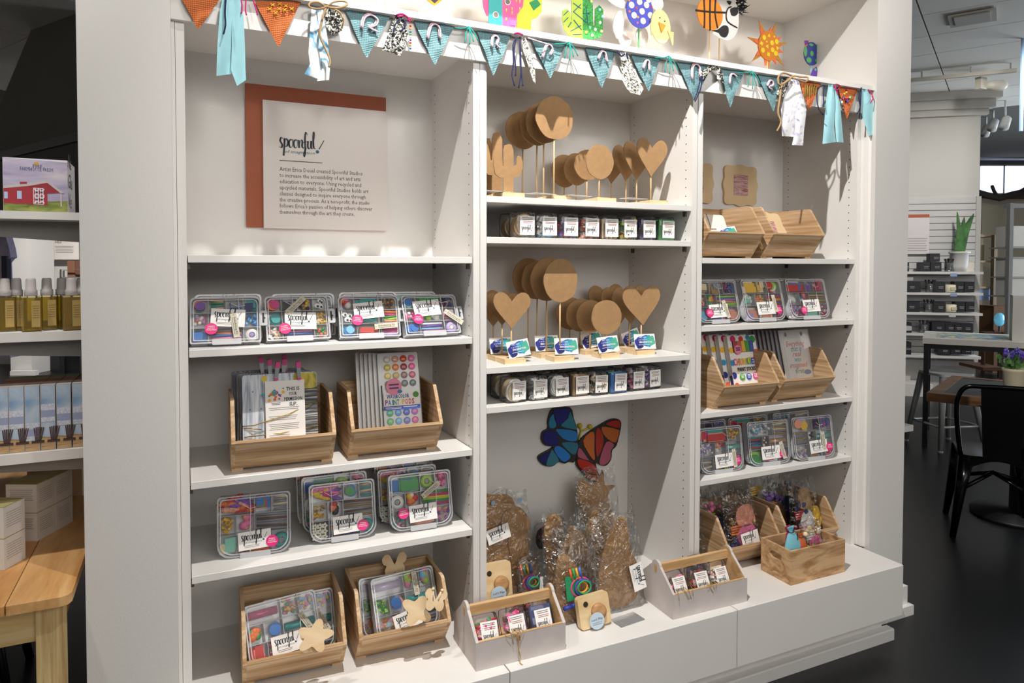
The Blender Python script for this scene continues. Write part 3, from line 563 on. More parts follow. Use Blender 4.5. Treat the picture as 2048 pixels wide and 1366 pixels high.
for i,(u,y,rl,l) in enumerate(((996,.02,-.35,'promo card lying on the cactus block, seen edge on'),(1091,.02,-.35,'promo card lying edge on beside the tall disc block'),(1163,.025,-.3,'promo card lying edge on beside the oval block'),(1277,.02,-.2,'promo card lying edge on beside the heart block'))):
    p=py(u,398,y); o=pcard((p.x,y-.005,z-.002),0,0,R(-72),l); o.rotation_euler=(R(-89),0,.2); o.location.z=z+.001
# ================================================================ small clear packs
PK=clear('#ffffff',.03,.06,.03)
def pack(p,w,h,dp,yaw_,fillkind,cols,label_,group,tilt=0,cat='craft pack'):
    o=thing('craft_pack',label_,cat,p,0,group,(-tilt,0,yaw_))
    g=G()
    ring=lambda k,zz,bulge:[(x,yy,zz) for x,yy in rrect(-w/2*k,w/2*k,dp*(.5-.5*k)-bulge*0,dp*(.5+.5*k),.012*k,3)]
    L=[(.9,0),(1,.008),(1,h*.8),(.93,h*.96),(.86,h)]
    vs=[]; 
    for k,zz in L: vs+=ring(k,zz,0)
    n=len(vs)//len(L); F=[(i*n+j,i*n+(j+1)%n,(i+1)*n+(j+1)%n,(i+1)*n+j) for i in range(len(L)-1) for j in range(n)]+[tuple(range(n-1,-1,-1)),tuple((len(L)-1)*n+j for j in range(n))]
    g.smooth=True; g.add(vs,F).build('clear_wrap',PK,o)
    C=[M(PAL[c],.55,var=.12,scale=90) for c in cols]; q=G(); r=random.Random(int(p[0]*9999)+int(p[2]*99))
    if fillkind=='disc':
        for i in range(7): q.mat(C[i%len(C)]).prism(ell(r.uniform(-w*.12,w*.12),h*.5+r.uniform(-.08,.08)*h,w*.38,h*.4,20),.006+i*dp/9,.006+i*dp/9+dp/12)
    elif fillkind=='barrel':
        for i in range(7):
            x=-w*.42+w*.84*(i+.5)/7
            for j in range(2): q.mat(C[(i+j)%len(C)]).tube([(x,.012+j*.018,.004),(x,.012+j*.018,h*.84)],w*.056,8)
    elif fillkind=='felt':
        for i in range(6): q.mat(C[i%len(C)]).box(-w*.45+.002*i,w*.42+.002*(i%3),.005+i*dp/8,.005+i*dp/8+dp/16,.004,h*(.9-.02*(i%3)))
    elif fillkind=='shard':
        for i in range(90):
            s=r.uniform(.009,.02); T=Matrix.Translation((r.uniform(-w*.36,w*.36),r.uniform(.007,dp*.6),r.uniform(.009,h*.8)))@Matrix.Rotation(r.uniform(0,3),4,(r.random()+.01,r.random(),r.random()))
            q.at(T).mat(C[i%len(C)]).box(-s*.6,s*.6,-s*.15,s*.15,-s*.4,s*.4)
        q.at(Matrix())
    else:
        for i in range(44): q.mat(C[i%len(C)]).ball((r.uniform(-w*.36,w*.36),r.uniform(.011,dp*.6),r.uniform(.012,h*.76)),w*r.uniform(.08,.14),8,(1,1,.8))
    q.build({'disc':'wooden_discs','barrel':'wooden_pegs','felt':'felt_sheets','shard':'loose_pieces'}.get(fillkind,'pompoms'),None,o)
    label(o,.004,h*.12,-.0015,rot=r.uniform(-.03,.05),s=1.28*min(1.1,h/.076)); return o
crp=lambda a,b:(960+a/4.763,400+b/4.763); z=SH['M2']; g2='small clear packs on the narrow upper shelf'
spec=[((330,545),'disc','ch','wooden slices'),((553,752),'shard','waws','silver and white pieces'),((756,955),'p','prvp','purple and red pompoms'),((962,1152),'shard','akwoj','mixed pale stones'),((1158,1332),'barrel','ch','wooden pegs'),((1338,1512),'shard','lgdy','green moss'),((1522,1690),'shard','npz','dark purple pieces'),((1700,1868),'felt','ggt','bright green felt')]
PKS=[]
for (a,b),k,c,l in spec:
    y=.035; A=py(*crp(a,300),y).x; B=py(*crp(b,300),y).x; PKS.append(pack(((A+B)/2,y,z),(B-A)*.97,.086,.06,rnd.uniform(-.04,.04),k,c,'small clear craft pack of '+l+', narrow upper shelf',g2))
for i in (0,3,5,7):
    o=PKS[i]; copytree(o,(o.location.x+.005,o.location.y+.085,z),.03,'clear craft pack standing behind the pack of '+spec[i][3])
crp=lambda a,b:(960+a/4.763,710+b/4.763); z=SH['M4']; g4='small clear packs on the narrow lower shelf'
spec=[((262,468),(470,445),'disc','cw','cotton rounds'),((476,664),(446,428),'shard','waaw','silver sequins'),((686,872),(426,405),'disc','wwa','white paper rounds'),((884,1058),(405,388),'felt','hcd','cork sheets'),((1072,1232),(395,378),'shard','cwhz','shell pieces'),((1245,1424),(378,358),'felt','bsnt','blue felt'),((1440,1578),(355,335),'p','kdak','dark pink pompoms'),((1590,1742),(338,315),'shard','vpwa','lilac pieces')]
PK4=[]
for (a,b),(v0,v1),k,c,l in spec:
    A=pz(*crp(a,v0),z); B=pz(*crp(b,v1),z); d=B-A; PK4.append(pack(((A.x+B.x)/2,(A.y+B.y)/2+.004,z),d.length*.95,.082,.06,max(-.12,min(.12,math.atan2(d.y,d.x))),k,c,'small clear craft pack of '+l+', narrow lower shelf',g4))
for i in range(8):
    o=PK4[i]; copytree(o,(min(o.location.x,X2-.06),o.location.y+.085,z),.02,'clear craft pack standing behind the pack of '+spec[i][4])
# ================================================================ the printed sign
y=.395; T=Vector((0,0,0)); a=py(490,168,y); b=py(771,195,y); c=py(495.5,454.5,y); wa=py(525,201,y-.012); wb=py(774,223,y-.012); wc=py(526.5,456,y-.012); wd=py(774,459,y-.012)
sg=thing('printed_sign','white printed sign on a rust backing board, top space of the left bookcase','sign',((a.x+b.x)/2,y,c.z))
ox,oz=(a.x+b.x)/2,c.z
G().box(a.x-ox,b.x-ox,-.006,.006,0,(a.z+b.z)/2-oz).build('backing_board',M('#a2583a',.7),sg)
W0,W1,Z0,Z1=wa.x-ox,wb.x-ox,wc.z-oz,(wa.z+wb.z)/2-oz
fb=G().box(W0,W1,-.018,-.0065,Z0,Z1).build('front_board',M('#dcd4cf',.7),sg)
P=lambda u,v:(py(u,v,y-.0185).x-ox,py(u,v,y-.0185).z-oz)
q=P(558,291); q2=P(648,300); logo(G(),q[0],q[1]-.002,q2[0]-q[0],-.0188).build('logo',None,fb)
q=P(559,320.5); q2=P(645,325); G().box(q[0],q2[0],-.0187,-.018,q[1]-.0015,q[1]+.001).build('rule_line',M('#4a4340'),fb)
tx=['Artist Erica Deuel created Spoonful Studios','to increase the accessibility of art and arts','education to everyone. Using recycled and','upcycled materials, Spoonful Studios holds art','classes designed to inspire everyone through','the creative process. As a non-profit, the studio',"follows Erica's passion of helping others discover",'themselves through the art they create.']
ends=[(725,347.5),(721,360),(722,372),(736,384),(731,395.5),(739.5,407),(744.5,419.5),(709,430)]
g=G().mat(M('#5a5350',.8))
for i,t in enumerate(tx):
    s=P(559,341+12.25*i); e=P(*ends[i]); g.text(t,.0195,s[0],s[1]-.001,-.0187,wid=e[0]-s[0])
g.build('lettering',None,fb)
# ================================================================ glass-look butterfly on the back wall
y=.4; crp=lambda a,b:(960+a/4.763,710+b/4.763); BP=lambda a,b:(py(*crp(a,b),y).x-ox,py(*crp(a,b),y).z-oz)
c=py(*crp(920,820),y); ox,oz=c.x,c.z
bf=thing('butterfly_art','painted butterfly with one blue wing and one orange red wing on the back panel','wall art',(ox,y,oz))
blue=[(690,505),(850,495),(885,600),(915,700),(925,830),(910,950),(885,1020),(845,1010),(800,1030),(770,1020),(740,1015),(680,1055),(600,1045),(548,990),(560,950),(640,905),(690,870),(610,855),(578,800),(590,730),(640,695),(640,620)]
red=[(925,850),(960,790),(1060,710),(1150,655),(1230,612),(1300,605),(1335,640),(1325,730),(1290,860),(1250,905),(1240,990),(1190,1050),(1130,1040),(1095,1020),(1110,1100),(1130,1160),(1090,1205),(1020,1185),(960,1110),(930,1075),(908,1030),(920,920)]
G().prism([BP(*p) for p in smooth(blue,3,True)],-.008,.003).build('left_wing_frame',M('#241f1a',.5),bf)
G().prism([BP(*p) for p in smooth(red,3,True)],-.008,.003).build('right_wing_frame',M('#241f1a',.5),bf)
for poly,cl in (([(700,515),(845,510),(820,590),(770,650),(720,655),(690,560)],'#23227a'),([(690,560),(715,650),(700,690),(650,685),(650,610)],'#2d7fa8'),([(850,540),(905,690),(900,705),(760,670),(825,600)],'#2f7d92'),([(725,700),(895,722),(915,800),(860,815),(780,790),(725,730)],'#2779bd'),([(600,735),(650,715),(715,740),(735,800),(720,850),(630,850),(592,800)],'#22206f'),([(770,830),(915,835),(905,925),(870,940),(800,880)],'#2f6f86'),([(705,870),(760,870),(850,955),(800,1010),(750,985),(700,910)],'#2b78c4'),([(670,905),(690,915),(740,1000),(680,1045),(620,1035)],'#3a7688'),([(560,970),(650,920),(640,960),(610,1025),(570,1005)],'#23226e')):
    G().prism([BP(*p) for p in smooth(poly,3,True)],-.0105,-.0075).build('wing_pane',M(cl,.3),bf)
for poly,cl in (([(1190,655),(1250,625),(1310,620),(1322,650),(1310,690)],'#a82a20'),([(1150,680),(1300,705),(1310,740),(1275,830),(1180,770)],'#b4612a'),([(1095,710),(1135,705),(1165,800),(1150,880),(1105,965),(1090,860)],'#9e2c1d'),([(970,810),(1070,725),(1075,900),(1080,990),(1040,960)],'#bf6228'),([(935,880),(980,930),(1030,1000),(1060,1010),(925,965)],'#a8576a'),([(1190,825),(1265,850),(1235,905),(1230,985),(1175,1040),(1125,1015)],'#a9566a'),([(925,985),(1070,1035),(1105,1120),(1060,1125),(990,1100),(935,1060)],'#b02c22'),([(985,1115),(1060,1140),(1115,1140),(1120,1165),(1085,1195),(1030,1180)],'#bd6426')):
    G().prism([BP(*p) for p in smooth(poly,3,True)],-.0105,-.0075).build('wing_pane',M(cl,.3),bf)
g=G().mat('#c8b42e').tube([BP(935,805)[:1]+(-.004,)+BP(935,805)[1:],BP(960,720)[:1]+(-.004,)+BP(960,720)[1:],BP(945,680)[:1]+(-.004,)+BP(945,680)[1:]],.004).tube([BP(960,725)[:1]+(-.004,)+BP(960,725)[1:],BP(1040,690)[:1]+(-.004,)+BP(1040,690)[1:]],.004)
for a,b in ((945,670),(1042,680)): p=BP(a,b); g.ball((p[0],-.005,p[1]),.011)
g.build('antennae',None,bf)
# ================================================================ bunting along the ledge
def burlap(h):
    k=('bur',h)
    if k in MC: return MC[k]
    m,n,l,b=nodes('burlap_'+h.lstrip('#')); b.inputs['Roughness'].default_value=.95; b.inputs['Specular IOR Level'].default_value=.1
    t=n.new('ShaderNodeTexCoord'); w1=n.new('ShaderNodeTexWave'); w2=n.new('ShaderNodeTexWave'); w1.bands_direction='X'; w2.bands_direction='Z'
    for q in (w1,w2): q.inputs['Scale'].default_value=62; q.inputs['Distortion'].default_value=1.5; q.inputs['Detail'].default_value=2; l.new(t.outputs['Object'],q.inputs['Vector'])
    a=n.new('ShaderNodeMath'); a.operation='ADD'; l.new(w1.outputs['Fac'],a.inputs[0]); l.new(w2.outputs['Fac'],a.inputs[1])
    r=n.new('ShaderNodeValToRGB'); c=lin(h); e=r.color_ramp.elements; e[0].position=.2; e[1].position=1; e[0].color=[q*.7 for q in c[:3]]+[1]; e[1].color=[min(1,q*1.25) for q in c[:3]]+[1]
    mm=n.new('ShaderNodeMath'); mm.operation='MULTIPLY'; mm.inputs[1].default_value=.5; l.new(a.outputs[0],mm.inputs[0]); l.new(mm.outputs[0],r.inputs['Fac']); l.new(r.outputs['Color'],b.inputs['Base Color'])
    bp=n.new('ShaderNodeBump'); bp.inputs['Strength'].default_value=.6; bp.inputs['Distance'].default_value=.002; l.new(a.outputs[0],bp.inputs['Height']); l.new(bp.outputs[0],b.inputs['Normal'])
    MC[k]=m; return m
def print_cloth(base,ink,scale,th=.5,rough=.85,mid=None):
    k=('pc',base,ink,scale,th,mid)
    if k in MC: return MC[k]
    m,n,l,b=nodes('printed_cloth'); b.inputs['Roughness'].default_value=rough
    t=n.new('ShaderNodeTexCoord'); v=n.new('ShaderNodeTexNoise'); v.inputs['Scale'].default_value=scale; v.inputs['Detail'].default_value=1.5; v.inputs['Distortion'].default_value=1.2
    r=n.new('ShaderNodeValToRGB'); e=r.color_ramp.elements; e[0].position=th-.04; e[1].position=th+.04; e[0].color=lin(base); e[1].color=lin(ink)
    if mid: q=e.new(th); q.color=lin(mid); e[0].position=th-.12; e[2].position=th+.12
    l.new(t.outputs['Object'],v.inputs['Vector']); l.new(v.outputs['Fac'],r.inputs['Fac']); l.new(r.outputs['Color'],b.inputs['Base Color']); MC[k]=m; return m
bu=thing('bunting','fabric bunting of teal and orange burlap pennants strung under the ledge','bunting',(1.2,-.03,2.2)); BO=Vector((1.2,-.03,2.2))
def lp(u,v,y): return py(u,v,y)-BO
TL_,OR_=burlap('#7fa6ac'),burlap('#dd7d4c')
PEN=[((357,-14),(439,-1),(396.4,59.6),1),((509,2),(602.6,3),(557.5,95),1),((689.6,16),(781.5,32),(733,117.6),0),((825,35.4),(908.8,53),(870,132),0),((953.5,60.6),(1024,67),(987,152.7),0),((1061,76),(1133,85),(1100,158),0),((1169,90),(1234,101),(1202.8,177.4),0),((1261,108),(1321.8,114.5),(1297,184),0),((1352,120),(1425,130),(1388,201),0),((1440.7,136),(1489,143),(1459.4,216.6),0),((1514.5,147.5),(1560,157),(1547,225),0),((1597.6,161.6),(1642,167.4),(1618.7,221.3),1),((1675,171),(1716,176),(1693.6,239),1)]
def strip(g,L,y,wave=.004):
    """cloth strip: list of (u_left,v_left,u_right,v_right) rows, top to bottom"""
    n=7; vs=[]
    for i,(a,b,c,d) in enumerate(L):
        for j in range(n):
            t=j/(n-1); vs.append(lp(a+(c-a)*t,b+(d-b)*t,y+wave*math.sin(t*5+i*1.3)))
    g.smooth=True; g.add(vs,[(i*n+j,i*n+j+1,(i+1)*n+j+1,(i+1)*n+j) for i in range(len(L)-1) for j in range(n-1)]); g.smooth=False; return g
for i,(a,b,c,o_) in enumerate(PEN):
    g=G(); y=-.03; rows=[]; N=9
    for k in range(N+1):
        t=k/N*.97; rg=rnd.uniform(-.8,.8); rows.append((a[0]+(c[0]-a[0])*t+rg,a[1]+(c[1]-a[1])*t,b[0]+(c[0]-b[0])*t+rg,b[1]+(c[1]-b[1])*t))
    o=strip(g,rows,y,.003).build('pennant',OR_ if o_ else TL_,bu)
    if not o_: # pink yarn letters
        cx,cy=(a[0]+b[0])/2+rnd.uniform(-3,3),(a[1]+b[1])/2+15; s=(b[0]-a[0])/92; yy=-.036; q=G()
        shp=[[(-16,14),(-12,-4),(0,-10),(13,-2),(10,8),(-2,12),(14,20)],[(-14,16),(-8,-8),(2,-12),(10,-4),(12,16)],[(-10,16),(-8,-6),(0,-10),(6,-2),(2,10),(10,18)],[(-14,20),(-6,-4),(4,-8),(10,4),(4,14)],[(-12,8),(-4,-10),(6,-8),(12,16)],[(-10,12),(-2,-8),(6,-6),(8,20)],[(-9,18),(-8,-8),(0,-14),(9,-6),(10,18)],[(-8,20),(-4,-8),(6,-12),(18,-2)],[(-12,6),(-2,-12),(8,-10),(10,4),(-6,10),(8,20)]][(i-2)%9]
        for d in (0,3.2): q.tube([lp(cx+(p[0]+d)*s*1.05,cy+(p[1]+d*.6)*s*1.15,yy-.0015*d) for p in smooth([(x,yv) for x,yv in shp],3)],.0026,6)
        q.build('yarn_letter',M('#e6c3cf',.95),o)
q=G(); 
for a,b in ((604,10),(616,14),(614,22),(628,20),(603,20),(590,12),(584,20),(596,28)): 
    a=a-45; b=b-2
    for d in (1,-1): q.tube([lp(a-4,b-3*d,-.036),lp(a+4,b+3*d,-.036)],.0013,5)
q.build('cross_stitch',M('#f2b93a',.9),bu)
q=G(); cs=['#e64a8a','#f0c040','#ffffff','#2a7fb8','#4aa04a','#e07030','#7a3aa0']
for i in range(15): q.mat(cs[i%7]).ball(lp(1684+rnd.uniform(0,20),179+rnd.uniform(0,32),-.036),.0048,8)
q.build('bead_trim',None,bu)
q=G()
for k in range(6): q.tube([lp(1610+k*4.5,168+(k%2)*3,-.036),lp(1611+k*4.2,180+k%3*4,-.036),lp(1610+k*4,196-k*2,-.036)],.0016,5)
q.build('green_stitching',M('#7f8a3a',.9),bu)
G().tube([lp(u,v,-.033) for u,v in ((345,-18),(600,2),(800,31),(1000,64),(1200,95),(1400,126),(1600,160),(1745,178))],.0022,6).build('cord',M('#8a7a60',.9),bu)
BLU=M('#9fd3dc',.8,var=.05,scale=30); BW=print_cloth('#15171a','#d6d4c8',150,.53); LACE=print_cloth('#3a3a33','#dedbd2',170,.47); FLO=print_cloth('#eeeef0','#5a6fa8',34,.62,.85,'#d9d2e2'); TIE=print_cloth('#e9ebe4','#5f9fc6',26,.5,.85,'#cfe0e8')
def rib(L,m,y=-.045,wave=.005,nm='ribbon'): return strip(G(),L,y,wave).build(nm,m,bu)
rib([(447,-10,466,-6),(440,20,468,22),(436,70,467,75),(434,110,466,115),(433,152,463,148)],BLU); rib([(462,-8,480,-4),(463,30,487,34),(464,90,490,95),(462,140,491,140),(474,172,492,160)],BLU,-.05)
rib([(623,16,640,18),(620,60,652,65),(617,105,656,108),(620,128,657,132),(609,148,642,160)],TIE); rib([(634,18,646,20),(640,80,656,84),(645,135,660,136),(634,162,658,160)],TIE,-.05)
rib([(655,16,675,20),(650,35,684,40),(652,52,686,60),(664,70,676,66)],BW,-.042); rib([(790,28,805,34),(778,62,816,66),(768,92,808,98),(764,100,800,112)],BW,-.042)
rib([(1043,74,1052,76),(1046,100,1062,104),(1056,130,1070,134),(1066,162,1071,168)],LACE,-.042); rib([(1240,102,1255,106),(1243,130,1266,134),(1244,160,1278,162),(1254,178,1287,178),(1262,186,1280,190)],LACE,-.045)
rib([(1424,128,1432,132),(1405,140,1416,148),(1397,152,1408,162)],BW,-.042); rib([(1428,130,1436,132),(1434,148,1446,146),(1434,158,1448,160)],BW,-.043)
rib([(1566,152,1578,154),(1560,170,1575,176),(1552,188,1572,196)],BW,-.04)
rib([(1580,158,1596,160),(1568,195,1604,198),(1562,220,1612,222),(1563,250,1610,250),(1564,272,1590,274)],FLO,-.05); rib([(1585,160,1598,163),(1590,215,1613,220),(1590,260,1608,262),(1584,290,1606,291)],FLO,-.055)
rib([(1657,168,1666,169),(1652,200,1670,204),(1648,250,1668,252),(1645,288,1672,284)],BLU,-.045); rib([(1660,168,1670,169),(1668,200,1680,204),(1670,250,1684,252),(1673,284,1687,285)],BLU,-.04)
rib([(1724,175,1733,176),(1722,200,1746,205),(1724,232,1750,240),(1738,272,1750,268)],BLU,-.045)
def yarn(L,m,r=.0022,y=-.048,nm='yarn'):
    g=G()
    for pts in L: g.tube([lp(u,v,y-.002*i) for i,(u,v) in enumerate(smooth(pts,3))],r,6)
    return g.build(nm,m,bu)
NAV=M('#1f2146',.95); GRN=M('#1f8f84',.95); MAG=M('#c8246e',.95)
yarn([[(452,-6),(450,25),(451,50),(447,68)]],NAV); yarn([[(482,-5),(484,15),(483,26)],[(492,-5),(491,20),(493,30)],[(505,-4),(511,15),(515,30)]],MAG,.0018)
yarn([[(792,30),(806,28),(822,40)],[(795,34),(812,32),(820,44)]],MAG); yarn([[(800,36),(790,50),(786,68)],[(806,38),(812,50),(800,64)]],NAV)
q=G(); bc=['#d8452e','#f0a030','#3a7fc0','#50a050','#f0f0f0','#7a3aa0']
for k in range(9): q.mat(bc[k%6]).ball(lp(821,52+k*5.6,-.046),.0036,8)
q.build('bead_string',None,bu)
for a,b in ((938,53),(1138,84),(1338,112),(1504,142)):
    yarn([[(a-28,b+3),(a-12,b+4),(a,b)],[(a,b),(a-6,b+14),(a-8,b+32)],[(a,b),(a+2,b+16),(a+1,b+36)],[(a,b),(a+10,b+12),(a+18,b+28)],[(a,b),(a+5,b+14),(a+9,b+30)]],GRN,.0019,nm='tassel')
yarn([[(1034,74),(1026,90),(1027,125),(1024,150),(1029,172)],[(1034,74),(1028,100),(1031,130),(1031,152)],[(1040,74),(1040,120),(1042,145),(1037,176)],[(1040,74),(1042,130),(1044,160),(1046,172)]],NAV)
yarn([[(1402,152),(1398,170),(1394,186),(1388,200)],[(1404,152),(1402,175),(1396,190),(1390,203)]],NAV); yarn([[(1648,170),(1636,178),(1634,200),(1638,218),(1647,230)],[(1648,170),(1647,195),(1648,214)]],NAV); yarn([[(1722,174),(1718,195),(1720,215),(1714,228)],[(1723,174),(1721,205),(1719,237)]],NAV)
yarn([[(1668,170),(1673,180),(1680,172),(1672,168)],[(1670,172),(1676,190)]],MAG); yarn([[(1736,178),(1742,186),(1746,196),(1741,206)]],MAG)
yarn([[(1234,101),(1242,112),(1250,108)],[(1253,106),(1256,116)]],NAV,.003); yarn([[(1028,68),(1036,66),(1046,70)]],MAG,.003); yarn([[(1056,76),(1075,82),(1100,90)]],M('#e6c3cf',.95))
TW=M('#a58862',.95)
yarn([[(652,14),(636,4),(620,6),(619,14),(634,18),(652,14),(668,4),(690,3),(694,10),(676,16),(654,14)],[(652,14),(644,40),(640,70),(652,100),(660,120),(658,134)],[(656,14),(676,22),(686,36),(684,56)]],TW,.0028,-.056,'twine_bow')
yarn([[(1585,152),(1566,146),(1556,156),(1560,170),(1578,160),(1586,152),(1602,154),(1616,155),(1610,164),(1588,156)],[(1580,156),(1564,172),(1560,195),(1556,225),(1562,244),(1554,262)]],TW,.0036,-.06,'twine_bow')
# ================================================================ painted figures on the ledge
LZ=2.2295; FY=.25
def fig(name,label_,u,v,y=FY,cat='figurine'):
    p=py(u,v,y); t=thing(name,label_,cat,(p.x,y,LZ),0,'painted figures on the ledge')
    f=lambda a,b:(py(a,b,y).x-p.x,py(a,b,y).z-LZ); return t,f
def plate(t,f,pts,col,nm,y0=-.002,y1=.002,sm=0):
    P=[f(*q) for q in pts]; P=smooth(P,sm,True) if sm else P
    return G().prism([(x,max(.001,zz)) for x,zz in P],y0,y1).build(nm,M(col,.6) if isinstance(col,str) else col,t)
c5=lambda a,b:(940+a/4.452,b/4.452); c6=lambda a,b:(1340+a/4.27,b/4.27)
t,f=fig('cactus_figure','teal and pink painted cactus with mirror discs on the ledge',*c5(280,230))
plate(t,f,[c5(*q) for q in ((115,10),(120,-120),(165,-160),(170,140),(130,90))],'#e0558f','left_arm',.0005,.004,2)
plate(t,f,[c5(*q) for q in ((165,-170),(285,-170),(285,250),(165,250))],'#2f9f9f','stem')
plate(t,f,[c5(*q) for q in ((285,-60),(480,-40),(470,60),(420,130),(400,250),(285,250))],'#e0558f','right_arm',-.001,.003)
for a,b in ((330,20),(225,135)):
    x,zz=f(*c5(a,b)); G().mat('#d8d4cc').prism(ell(x,zz,.0115,.0115,18),-.005,-.002).build('mirror_rim',None,t); G().prism(ell(x,zz,.009,.009,18),-.006,-.005).build('mirror_disc',M('#b0aca4',.15,.9),t)
g=G()
for a,b in ((320,95),(370,85),(440,85),(320,175),(410,10),(440,20),(370,120)): x,zz=f(*c5(a,b)); g.mat('#f0a060').ball((x,-.002,zz),.0045,8,(.8,.4,1.3)).mat('#c8e090').ball((x,-.003,zz+.004),.003,6)
g.build('dot_trim',None,t); plate(t,f,[c5(*q) for q in ((355,180),(415,185),(405,232),(352,225))],'#c060b8','purple_patch',-.003,-.001)
t,f=fig('cactus_figure','lime green painted cactus with a dark green square on the ledge',*c5(500,250),FY+.03)
plate(t,f,[c5(*q) for q in ((415,-160),(560,-160),(640,0),(635,110),(590,160),(545,175),(540,270),(415,270))],'#c8cf3a','body')
plate(t,f,[c5(*q) for q in ((525,25),(590,-5),(625,45),(565,95))],'#1f8a52','green_square',-.005,-.002)
t,f=fig('cactus_figure','two-tone green cactus covered in yarn lines and pompoms on the ledge',*c5(1005,340))
plate(t,f,[c5(*q) for q in ((905,-80),(1000,-80),(1002,350),(910,350),(840,270),(820,180),(825,95),(860,80),(890,110),(905,190))],'#b9cf4a','lime_half')
plate(t,f,[c5(*q) for q in ((1000,-80),(1090,-80),(1095,230),(1112,235),(1112,80),(1150,45),(1185,90),(1180,300),(1150,335),(1095,350),(1002,350))],M('#3f9a4a',.8,var=.6,scale=160),'beaded_half')
g=G()
for a,b,c,d in ((915,30,985,80),(985,40,915,110),(920,110,1050,215),(920,180,990,270),(890,280,985,230),(910,310,990,305),(830,140,870,100),(870,160,830,200),(870,245,900,200),(1030,60,1045,200),(1000,125,1060,120)): g.tube([f(*c5(a,b))[:1]+(-.003,)+f(*c5(a,b))[1:],f(*c5(c,d))[:1]+(-.003,)+f(*c5(c,d))[1:]],.0016,5)
g.build('yarn_lines',M('#2a6a86',.9),t)
g=G(); cs=['#e8e4a0','#a8dce8','#f4f4f0','#f0d060','#90d8b0','#e8c0e0']
for i,(a,b) in enumerate(((1075,15),(1148,90),(1152,205),(1030,290),(1062,248),(1085,318),(1165,280),(1172,148),(1110,265))): x,zz=f(*c5(a,b)); g.mat(cs[i%6]).ball((x,-.004,zz),.0062,10)
stuff(g.build('pompom_trim',None,t))
t,f=fig('balloon_figure','blue egg shaped figure with white ringed dots on a green stem','%d'%0 and 1278 or 1278,90)
x0,zz0=f(*c5(1510,95)); G().prism(ell(x0,zz0,.062,.068,32),-.003,.002).build('blue_oval',M('#4a50c0',.6),t)
G().tube([f(*c5(1502,230))[:1]+(0,)+f(*c5(1502,230))[1:],(f(*c5(1503,300))[0],0,.001)],.003,8).build('stem',M('#4fae5a'),t)
g=G()
for i,(a,b) in enumerate(((1432,48),(1503,20),(1565,48),(1525,105),(1455,140),(1535,190),(1585,0),(1600,140))):
    x,zz=f(*c5(a,b)); g.mat('#f4f4f8').lathe([(.0085,-.006),(.0125,-.006),(.0125,-.003),(.0085,-.003)],14,(x,0,zz),axis='y').mat(('#5a9ad8','#6a8ae0','#2f9a70','#d8b0b8','#a8c84a','#b8c050','#5a9ad8','#c04a50')[i]).disc(x,zz,.008,-.0045,12)
for a,b,c in ((1478,75,'#d83a3a'),(1415,105,'#e8803a'),(1612,65,'#c83030'),(1412,5,'#e8903a'),(1490,155,'#e8b030'),(1487,205,'#d86a9a')): x,zz=f(*c5(a,b)); g.mat(c).disc(x,zz,.005,-.0045,10)
g.build('dots',None,t)
for k,(a,b,w_,h_,r) in enumerate(((1320,0,.05,.02,.3),(1690,20,.03,.028,-.2),(1350,190,.024,.05,.2),(1360,240,.02,.04,.1),(1420,330,.03,.03,-.4),(1580,300,.03,.04,0))):
    x,zz=f(*c5(a,b)); zz=max(zz,.03); G().at(Matrix.Translation((x,.012+.005*k,zz))@Matrix.Rotation(r,4,'Y')).prism(ell(0,0,w_,h_,14),-.002,.002).build('paper_ruffle',M('#efe6e0',.9,bump=.8,scale=90),t)
plate(t,f,[c5(*q) for q in ((1395,265),(1480,320),(1420,335))],'#e8c0b8','pink_scrap',.006,.008)
t,f=fig('chick_figure','pale yellow felt chick with an orange beak on the ledge',1320,85)
x0,zz0=f(*c5(1680,245)); G().at(Matrix.Translation((x0,-.012,zz0))@Matrix.Rotation(-.12,4,'Y')).prism(ell(0,0,.046,.066,28),-.003,.003).build('body',M('#f0dfa0',.9),t)
g=G().mat('#1a1a1a')
for a,b in ((1668,170),(1712,200)): x,zz=f(*c5(a,b)); g.ball((x,-.016,zz),.003,6)
g.build('eyes',None,t)
plate(t,f,[c5(*q) for q in ((1655,212),(1715,240),(1680,305))],'#e8a83a','beak',-.022,-.016); plate(t,f,[c5(*q) for q in ((1735,290),(1788,300),(1780,415))],'#e9d491','wing',-.02,-.016)
plate(t,f,[c5(*q) for q in ((1580,215),(1620,240),(1590,330))],'#ead898','left_wing',-.02,-.016); G().tube([(x0,-.01,.0),(x0,-.01,.03)],.003).build('stick',M('#a8d4e0'),t)
t,f=fig('basketball_figure','orange painted basketball disc on a stick',1417,100)
x0,zz0=f(*c6(340,120)); G().prism(ell(x0,zz0,.066,.066,32),-.003,.002).build('ball_disc',M('#ee8a1e',.6),t)
g=G()
for L in (((215,90),(340,105),(468,110)),((285,-10),(290,120),(288,240)),((338,-10),(336,130),(338,262)),((385,-10),(380,120),(402,245))): g.tube([f(*c6(*q))[:1]+(-.003,)+f(*c6(*q))[1:] for q in smooth(L,4)],.0042,6)
g.build('seams',M('#1c1a18',.6),t); G().tube([(x0-.001,0,0),(x0,0,zz0-.06)],.003,8).build('stick',STK,t)
t,f=fig('zebra_figure','white zebra mask with black patches and feather mane on a stick',1440,103,FY+.03)
plate(t,f,[c6(*q) for q in ((400,-60),(520,-60),(575,60),(585,160),(575,260),(530,330),(470,345),(400,310),(360,265),(420,120))],'#ecebe8','face',sm=3)
for P_ in (((515,75),(560,65),(578,100),(560,135),(525,135),(512,105)),((345,262),(400,255),(450,220),(490,230),(495,280),(470,322),(430,310),(410,282)),((480,10),(520,15),(505,45))): plate(t,f,[c6(*q) for q in P_],'#191919','patch',-.004,-.002,3)
